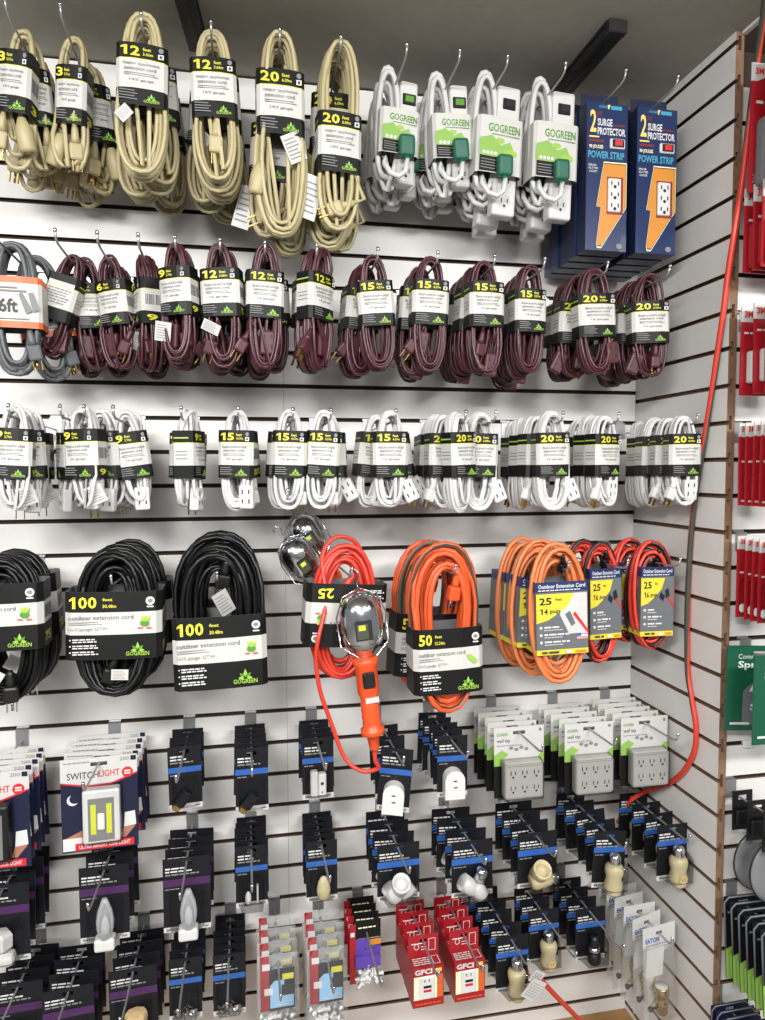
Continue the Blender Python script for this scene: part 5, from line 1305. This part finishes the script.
def gfci_spec():
    sp = Spec()
    w_, Dp = 0.070, 0.040
    i = header(sp, w_, -0.034, 0.012, 'card_red')
    it = [('p', [(.012, -.026), (.028, -.026), (.028, .002), (.012, .002)], 'ink_white'), ('r', .0132, -.0248, .0268, .0008, 'card_red'), ('e', -.016, -.014, .006, .007, 'ink_white'), ('e', -.016, -.014, .0045, .0055, 'card_red')] + words(-.028, -.008, .006, .0025, 'ink_white', 2) + words(-.006, -.016, .008, .002, 'ink_white', 3) + words(-.006, -.022, .008, .002, 'ink_white', 5)
    sp.add('header_print', MB().pr(it, y=-.0006), i)
    zt, zb = -0.034, -0.124
    b = sp.add('carton', MB().box(-w_ / 2, w_ / 2, -Dp, 0.0, zb, zt, 'card_red'))
    x = w_ / 2
    # top flap print
    TT = Matrix.Translation((0, -Dp, zt)) @ Matrix.Rotation(-PI / 2, 4, 'X')
    top = [('r', .014, .006, .030, .032, 'ink_white'), ('r', .0155, .0075, .0285, .0305, 'card_red')]
    for q in range(4): top += words(-.030, .008 + .006 * q, .008, .003, 'ink_white', q)
    sp.add('top_print', MB().pr(top, M=TT), b)
    it = [('t', 'GFCI', -x + .004, zt - .016, x * .25, zt - .004, 'ink_white', 0.04), ('r', x * .45, zt - .014, x * .85, zt - .006, 'ink_sand'), ('r', -x + .002, zb + .018, x * .55, zt - .020, 'ink_cream'), ('r', x * .55, zb + .018, x - .002, zt - .02, 'label_orange')] + words(-x + .005, zb + .006, x - .006, .003, 'label_orange', 4)
    sp.add('lettering', MB().pr(it, y=-Dp), b)
    f = MB().rbox(-0.022, 0.014, -Dp - 0.003, -Dp + 0.001, zb + 0.019, zt - 0.021, 'white_pl', 0.002, 1)
    k = sp.add('outlet_face', f, b)
    it = [('r', -.012, -.080, .006, -.074, 'ink_black'), ('r', -.012, -.089, .006, -.083, 'ink_red'), ('r', -.010, -.066, -.008, -.06, 'ink_black'), ('r', .000, -.066, .002, -.06, 'ink_black')]
    sp.add('slots', MB().pr(it, y=-Dp - .003), b)
    return sp
GF = gfci_spec()
for u, v, hn in ((439, 981, 'left stack'), (483, 974, 'right stack')):
    stack([GF], 'outlet_box', 'red boxed safety outlet', 'box', hn + ', ' + r7, tipx(u, v), 12, [-0.185, -0.142, -0.099, -0.056], 'red outlet boxes', [(0, 0, 0.04), (0, 0.0, 0.03), (0, 0, 0.04), (0, 0, 0.02)], dx=[0, 0, 0, 0])

# ================================================================== the bay on the right
def bay_hook(x, k, label, spec=None):
    return put(spec or HOOKS_S, 'peg_hook', label, 'hook', (x, FY, gz(k) - ROFF - 0.004), group='metal peg hooks on the slatwall')
def bay_z(k):
    return gz(k) - ROFF - 0.028 + 0.004 + 0.0023
def bay(sp, name, what, cat, uleft, w_, k, ys, group, rots=None, sc=1.0):
    """things on one hook of the right bay; uleft = left edge in the photo of the rearmost one"""
    x = aty(uleft, 470, ys[-1]).x + w_ * sc / 2
    bay_hook(x, k, 'metal hook holding the %s stack, right bay' % what)
    for i, y in enumerate(ys):
        r_ = rots[i] if rots else (RND.uniform(-.02, .02), RND.uniform(-.01, .01), RND.uniform(-.04, .04))
        lab = '%s, %s in the right bay' % (what, ORD[i] + ' back' if i else 'front one')
        put(sp, name, lab, cat, (x, y, bay_z(k)), r_, group, sc)
def plain_card(sp, w_, h_, m, m_top='card_white', tf=0.12, top=0.010, marks=(), hole=(0.008, 0.0025, -0.0055)):
    x = w_ / 2; hw, hu, hd = hole; t = 0.0008
    zb = top - h_; zs = top - max(tf * h_, 0.0156)
    mb = MB().box(-x, -hw, -t, t, hd, top, m_top).box(hw, x, -t, t, hd, top, m_top).box(-hw, hw, -t, t, hu, top, m_top).box(-x, x, -t, t, zs, hd, m_top).box(-x, x, -t, t, zb, zs, m)
    i = sp.add('card', mb)
    if marks: sp.add('lettering', MB().pr(list(marks), y=-t), i)
    return i, zb
# scraper packs at the top: red card over a grey blister
sp = Spec()
i, zb = plain_card(sp, 0.10, 0.135, 'card_red', 'card_white', 0.14, marks=[('t', '3M', -.046, -.002, -.036, .005, 'ink_red', .04), ('p', [(-.05, -.012), (-.02, .002), (.02, .002), (.05, -.012), (.05, -.02), (-.05, -.02)], 'card_red')] + words(-.044, -.032, -.01, .003, 'ink_white', 3) + [('t', '3M', -.046, -.115, -.034, -.106, 'ink_grey', .02)])
sp.add('blister', MB().rbox(-.046, .046, -.02, -.001, zb + .004, -.05, 'disc_grey', .006, 2))
sp.add('scraper', MB().rbox(-.036, -.012, -.014, -.003, zb + .02, -.062, 'white_pl', .004, 1))
bay(sp, 'scraper_pack', 'red and grey blister pack', 'pack', 742, 0.10, -12, [-0.47, -0.42], 'red and grey packs', sc=1.8)
# red cartons
sp = Spec()
i, zb = plain_card(sp, 0.085, 0.088, 'card_red', 'card_white', 0.2, marks=[('t', '3M', -.039, -.002, -.028, .006, 'ink_red', .04), ('p', [(-.0425, -.012), (-.02, -.002), (.02, .0), (.0425, -.006), (.0425, -.014), (-.0425, -.014)], 'card_red')] + words(-.038, -.024, -.004, .0024, 'ink_white', 2) + words(-.038, -.070, .02, .002, 'maroon_print', 2))
sp.add('pouch', MB().rbox(-.040, .040, -.010, -.001, zb + .003, -.028, 'card_red', .004, 2))
bay(sp, 'mask_pack', 'red pouch pack with white top', 'pack', 737, 0.085, -9, [-0.445, -0.42, -0.395], 'red pouch packs', sc=1.85)
# knives
sp = Spec()
i, zb = plain_card(sp, 0.05, 0.092, 'card_red', 'card_white', 0.14, marks=[('t', '3M', -.022, -.001, -.012, .006, 'ink_red', .04)] + words(-.022, -.018, .01, .002, 'ink_white', 3))
sp.add('knife', MB().rbox(-.020, -.008, -.012, -.001, zb + .012, zb + .046, 'white_pl', .003, 2).prism([(-.018, zb + .046), (-.010, zb + .046), (-.010, zb + .058)], -.006, -.004, 'chrome'))
bay(sp, 'knife_card', 'red card with white utility knife', 'knife card', 738, 0.05, -6, [-0.460, -0.428, -0.396], 'red utility knife cards', sc=1.9)
# narrow red cards, two hooks of five
sp = Spec()
i, zb = plain_card(sp, 0.044, 0.092, 'card_red', 'card_white', 0.12, marks=[('t', '3M', -.019, 0, -.010, .0065, 'ink_red', .04), ('p', [(-.022, -.012), (-.022, -.004), (-.006, -.012)], 'card_red')] + words(-.019, -.034, .012, .002, 'ink_white', 3) + words(-.019, zb + .004 if False else -.078, .012, .002, 'ink_white', 4))
bay(sp, 'red_card', 'plain narrow red card below knives', 'card', 738, 0.044, -3, [-0.494, -0.474, -0.454, -0.434, -0.412, -0.392], 'narrow red cards below the knives', sc=1.8)
sp = Spec()
i, zb = plain_card(sp, 0.044, 0.096, 'card_red', 'card_white', 0.12, marks=[('t', '3M', -.019, 0, -.010, .0065, 'ink_red', .04)] + words(-.019, -.034, .012, .002, 'ink_white', 3))
sp.add('hooks', MB().rbox(-.020, -.006, -.006, -.001, zb + .006, zb + .016, 'white_pl', .002, 1))
sp.add('blister', MB().rbox(-.021, .021, -.008, -.001, zb + .004, -.040, 'blister', .003, 1))
bay(sp, 'red_card', 'narrow red card with white clip', 'card', 740, 0.044, 0, [-0.486, -0.466, -0.446, -0.426, -0.406, -0.384], 'narrow red cards with white clips', sc=1.75)
# green spray packs
sp = Spec()
i, zb = plain_card(sp, 0.085, 0.112, 'card_green', 'card_green', 0.1, marks=[('t', 'Spray', -.028, -.022, .012, -.010, 'ink_white', .03), ('t', 'Command', -.028, -.007, .008, -.001, 'ink_white', 0.0), ('p', [(-.02, -.095), (-.02, -.05), (.0, -.03), (.04, -.03), (.04, -.095)], 'card_grey'), ('p', [(-.012, -.05), (0, -.028), (.012, -.028), (.01, -.052)], 'ink_white'), ('t', 'Spray', -.01, -.078, .036, -.066, 'ink_white', .03), ('r', -.036, -.094, -.01, -.091, 'ink_white')])
bay(sp, 'spray_pack', 'dark green hook pack', 'pack', 735, 0.085, 3, [-0.455, -0.385], 'dark green packs', [(0, 0, -.02), (0, .02, -.15)], sc=1.6)
# small black cards
sp = Spec()
i, zb = plain_card(sp, 0.036, 0.064, 'black_pl', 'black_pl', 0.2)
sp.add('blade', MB().rbox(-.014, .014, -.007, -.001, zb + .008, -.02, 'card_black', .002, 1))
bay(sp, 'black_card', 'small black hanging card', 'card', 741, 0.036, 7, [-0.47, -0.425, -0.38], 'small black cards', sc=1.3)
x = aty(750, 470, FY).x
single(MB().rbox(-.014, .014, -.006, -.001, -.012, .006, 'white_pl', .002, 1).box(-.012, .012, -.001, .004, -.003, .003, 'white_pl'), 'price_clip', 'white plastic label clip on groove above the black cards', 'clip', (x + .012, FY, gz(6) - ROFF))
single(MB().rbox(-.014, .014, -.006, -.001, -.012, .006, 'white_pl', .002, 1).box(-.012, .012, -.001, .004, -.003, .003, 'white_pl'), 'price_clip', 'white plastic label clip on groove above narrow red cards', 'clip', (x + .012, FY, gz(-3) - ROFF))
# round clear packs
sp = Spec()
zc = -0.062
ring = [(0.068, -.004), (0.070, 0.0), (0.068, .004), (0.052, .005), (0.020, .003), (0.010, .003)]
sp.add('shell', MB().lathe(ring, 'disc_grey', 28, M=Tm(0, 0, zc, PI / 2, 0, 0)))
sp.add('rim', MB().tube([(0.069 * math.cos(2 * PI * q / 28), 0, zc + 0.069 * math.sin(2 * PI * q / 28)) for q in range(28)], 0.0022, 'track_black', 5, closed=True))
sp.add('hang_tab', MB().box(-.016, -.006, -.0008, .0008, -.008, .010, 'disc_grey').box(.006, .016, -.0008, .0008, -.008, .010, 'disc_grey').box(-.006, .006, -.0008, .0008, .0025, .010, 'disc_grey'))
bay(sp, 'disc_pack', 'round clear disc pack', 'pack', 744, 0.14, 8, [-0.430, -0.385], 'round clear packs')
# brushes: navy card, green lower part
sp = Spec()
i, zb = plain_card(sp, 0.062, 0.128, 'card_black', 'card_black', 0.2, marks=words(-.026, -.016, .01, .003, 'ink_grey', 3) + [('p', [(-.031, -.118), (-.031, -.072), (.0, -.06), (.031, -.07), (.031, -.118)], 'lime')])
sp.add('brush', MB().rbox(-.028, .028, -.014, -.001, zb + .002, -.075, 'lime', .006, 2))
sp.add('frame', MB().tube([(-.031, -.002, -.07), (-.031, -.002, .002), (-.024, -.002, .009), (.024, -.002, .009), (.031, -.002, .002), (.031, -.002, -.07)], 0.0014, 'card_grey', 5))
bay(sp, 'brush_card', 'black card with green brush', 'brush', 736, 0.062, 10, [-0.490, -0.468, -0.446, -0.424, -0.402, -0.380], 'black and green brush cards', [(0, -.06, -.1)] * 6, sc=1.4)
# navy cards at the bottom
sp = Spec()
i, zb = plain_card(sp, 0.075, 0.12, 'card_navy', 'card_navy', 0.2, marks=words(-.03, -.02, .02, .003, 'ink_grey', 3) + [('e', -.012, -.05, .012, .012, 'ink_grey'), ('e', -.012, -.05, .009, .009, 'card_navy')])
sp.add('frame', MB().tube([(-.037, -.002, -.10), (-.037, -.002, .002), (-.030, -.002, .009), (.030, -.002, .009), (.037, -.002, .002), (.037, -.002, -.10)], 0.0012, 'card_grey', 5))
bay(sp, 'navy_card', 'navy card with grey outline', 'card', 724, 0.075, 13, [-0.475, -0.457, -0.439, -0.421, -0.403, -0.385], 'navy cards at the bottom', sc=1.2)

# ================================================================== loose red cords
P = []
for u, v, y in ((766, -30, -0.52), (764, 8, -0.47), (758, 55, -0.42), (751, 105, -0.395), (746, 150, -0.385), (741, 190, -0.378), (735, 228, -0.372)):
    P.append(aty(u, v, y))
for u, v in ((728, 275), (723, 315), (715, 370), (706, 430), (697, 485), (691, 535), (688, 590), (687, 640), (688, 675), (692, 700), (696, 728), (694, 752), (683, 772), (668, 784)):
    P.append(atx(u, v, -0.010))
for u, v, x in ((655, 788, -0.016), (642, 793, -0.03), (630, 802, -0.05), (618, 822, -0.06)):
    P.append(atx(u, v, x))
single(MB().tube(spline(P, 6), 0.0062, ['red_cord', 'red_cord', 'red_cord', 'red_cord', 'olive_cord', 'olive_cord', 'olive_cord', 'red_cord'], 8, twist=0.0838), 'hanging_cord', 'long red and olive cord hanging down the right return wall', 'cord')
# tagged red cord at the foot of the wall
sp = Spec()
o = aty(537, 975, -0.30)
pts = [Vector((0.0, 0, 0.0))] + [aty(u, v, y) - o for u, v, y in ((545, 984, -0.29), (556, 996, -0.27), (568, 1008, -0.25), (582, 1022, -0.22), (600, 1038, -0.2))]
sp.add('cord', MB().tube(spline(pts, 5), 0.0055, 'red_cord', 7))
T1 = Tm(0.006, -0.008, 0.012, 0.2, 0.6, 0.1); T2 = Tm(0.004, -0.010, -0.006, 0.2, 0.55, 0.0)
for T_, a, b in ((T1, .026, .03), (T2, .034, .052)):
    j = sp.add('paper_tag', MB().box(-a / 2, a / 2, -.0003, .0003, -b, 0, 'card_white', M=T_))
    sp.add('tag_print', MB().pr([q for r_ in range(6) for q in words(-a * .4, -b * (.22 + .12 * r_), a * .4, .0014, 'ink_grey', r_)], y=-.0003, M=T_), j)
put(sp, 'tagged_cord', 'red cord end with two white paper tags near the base deck', 'cord', o)
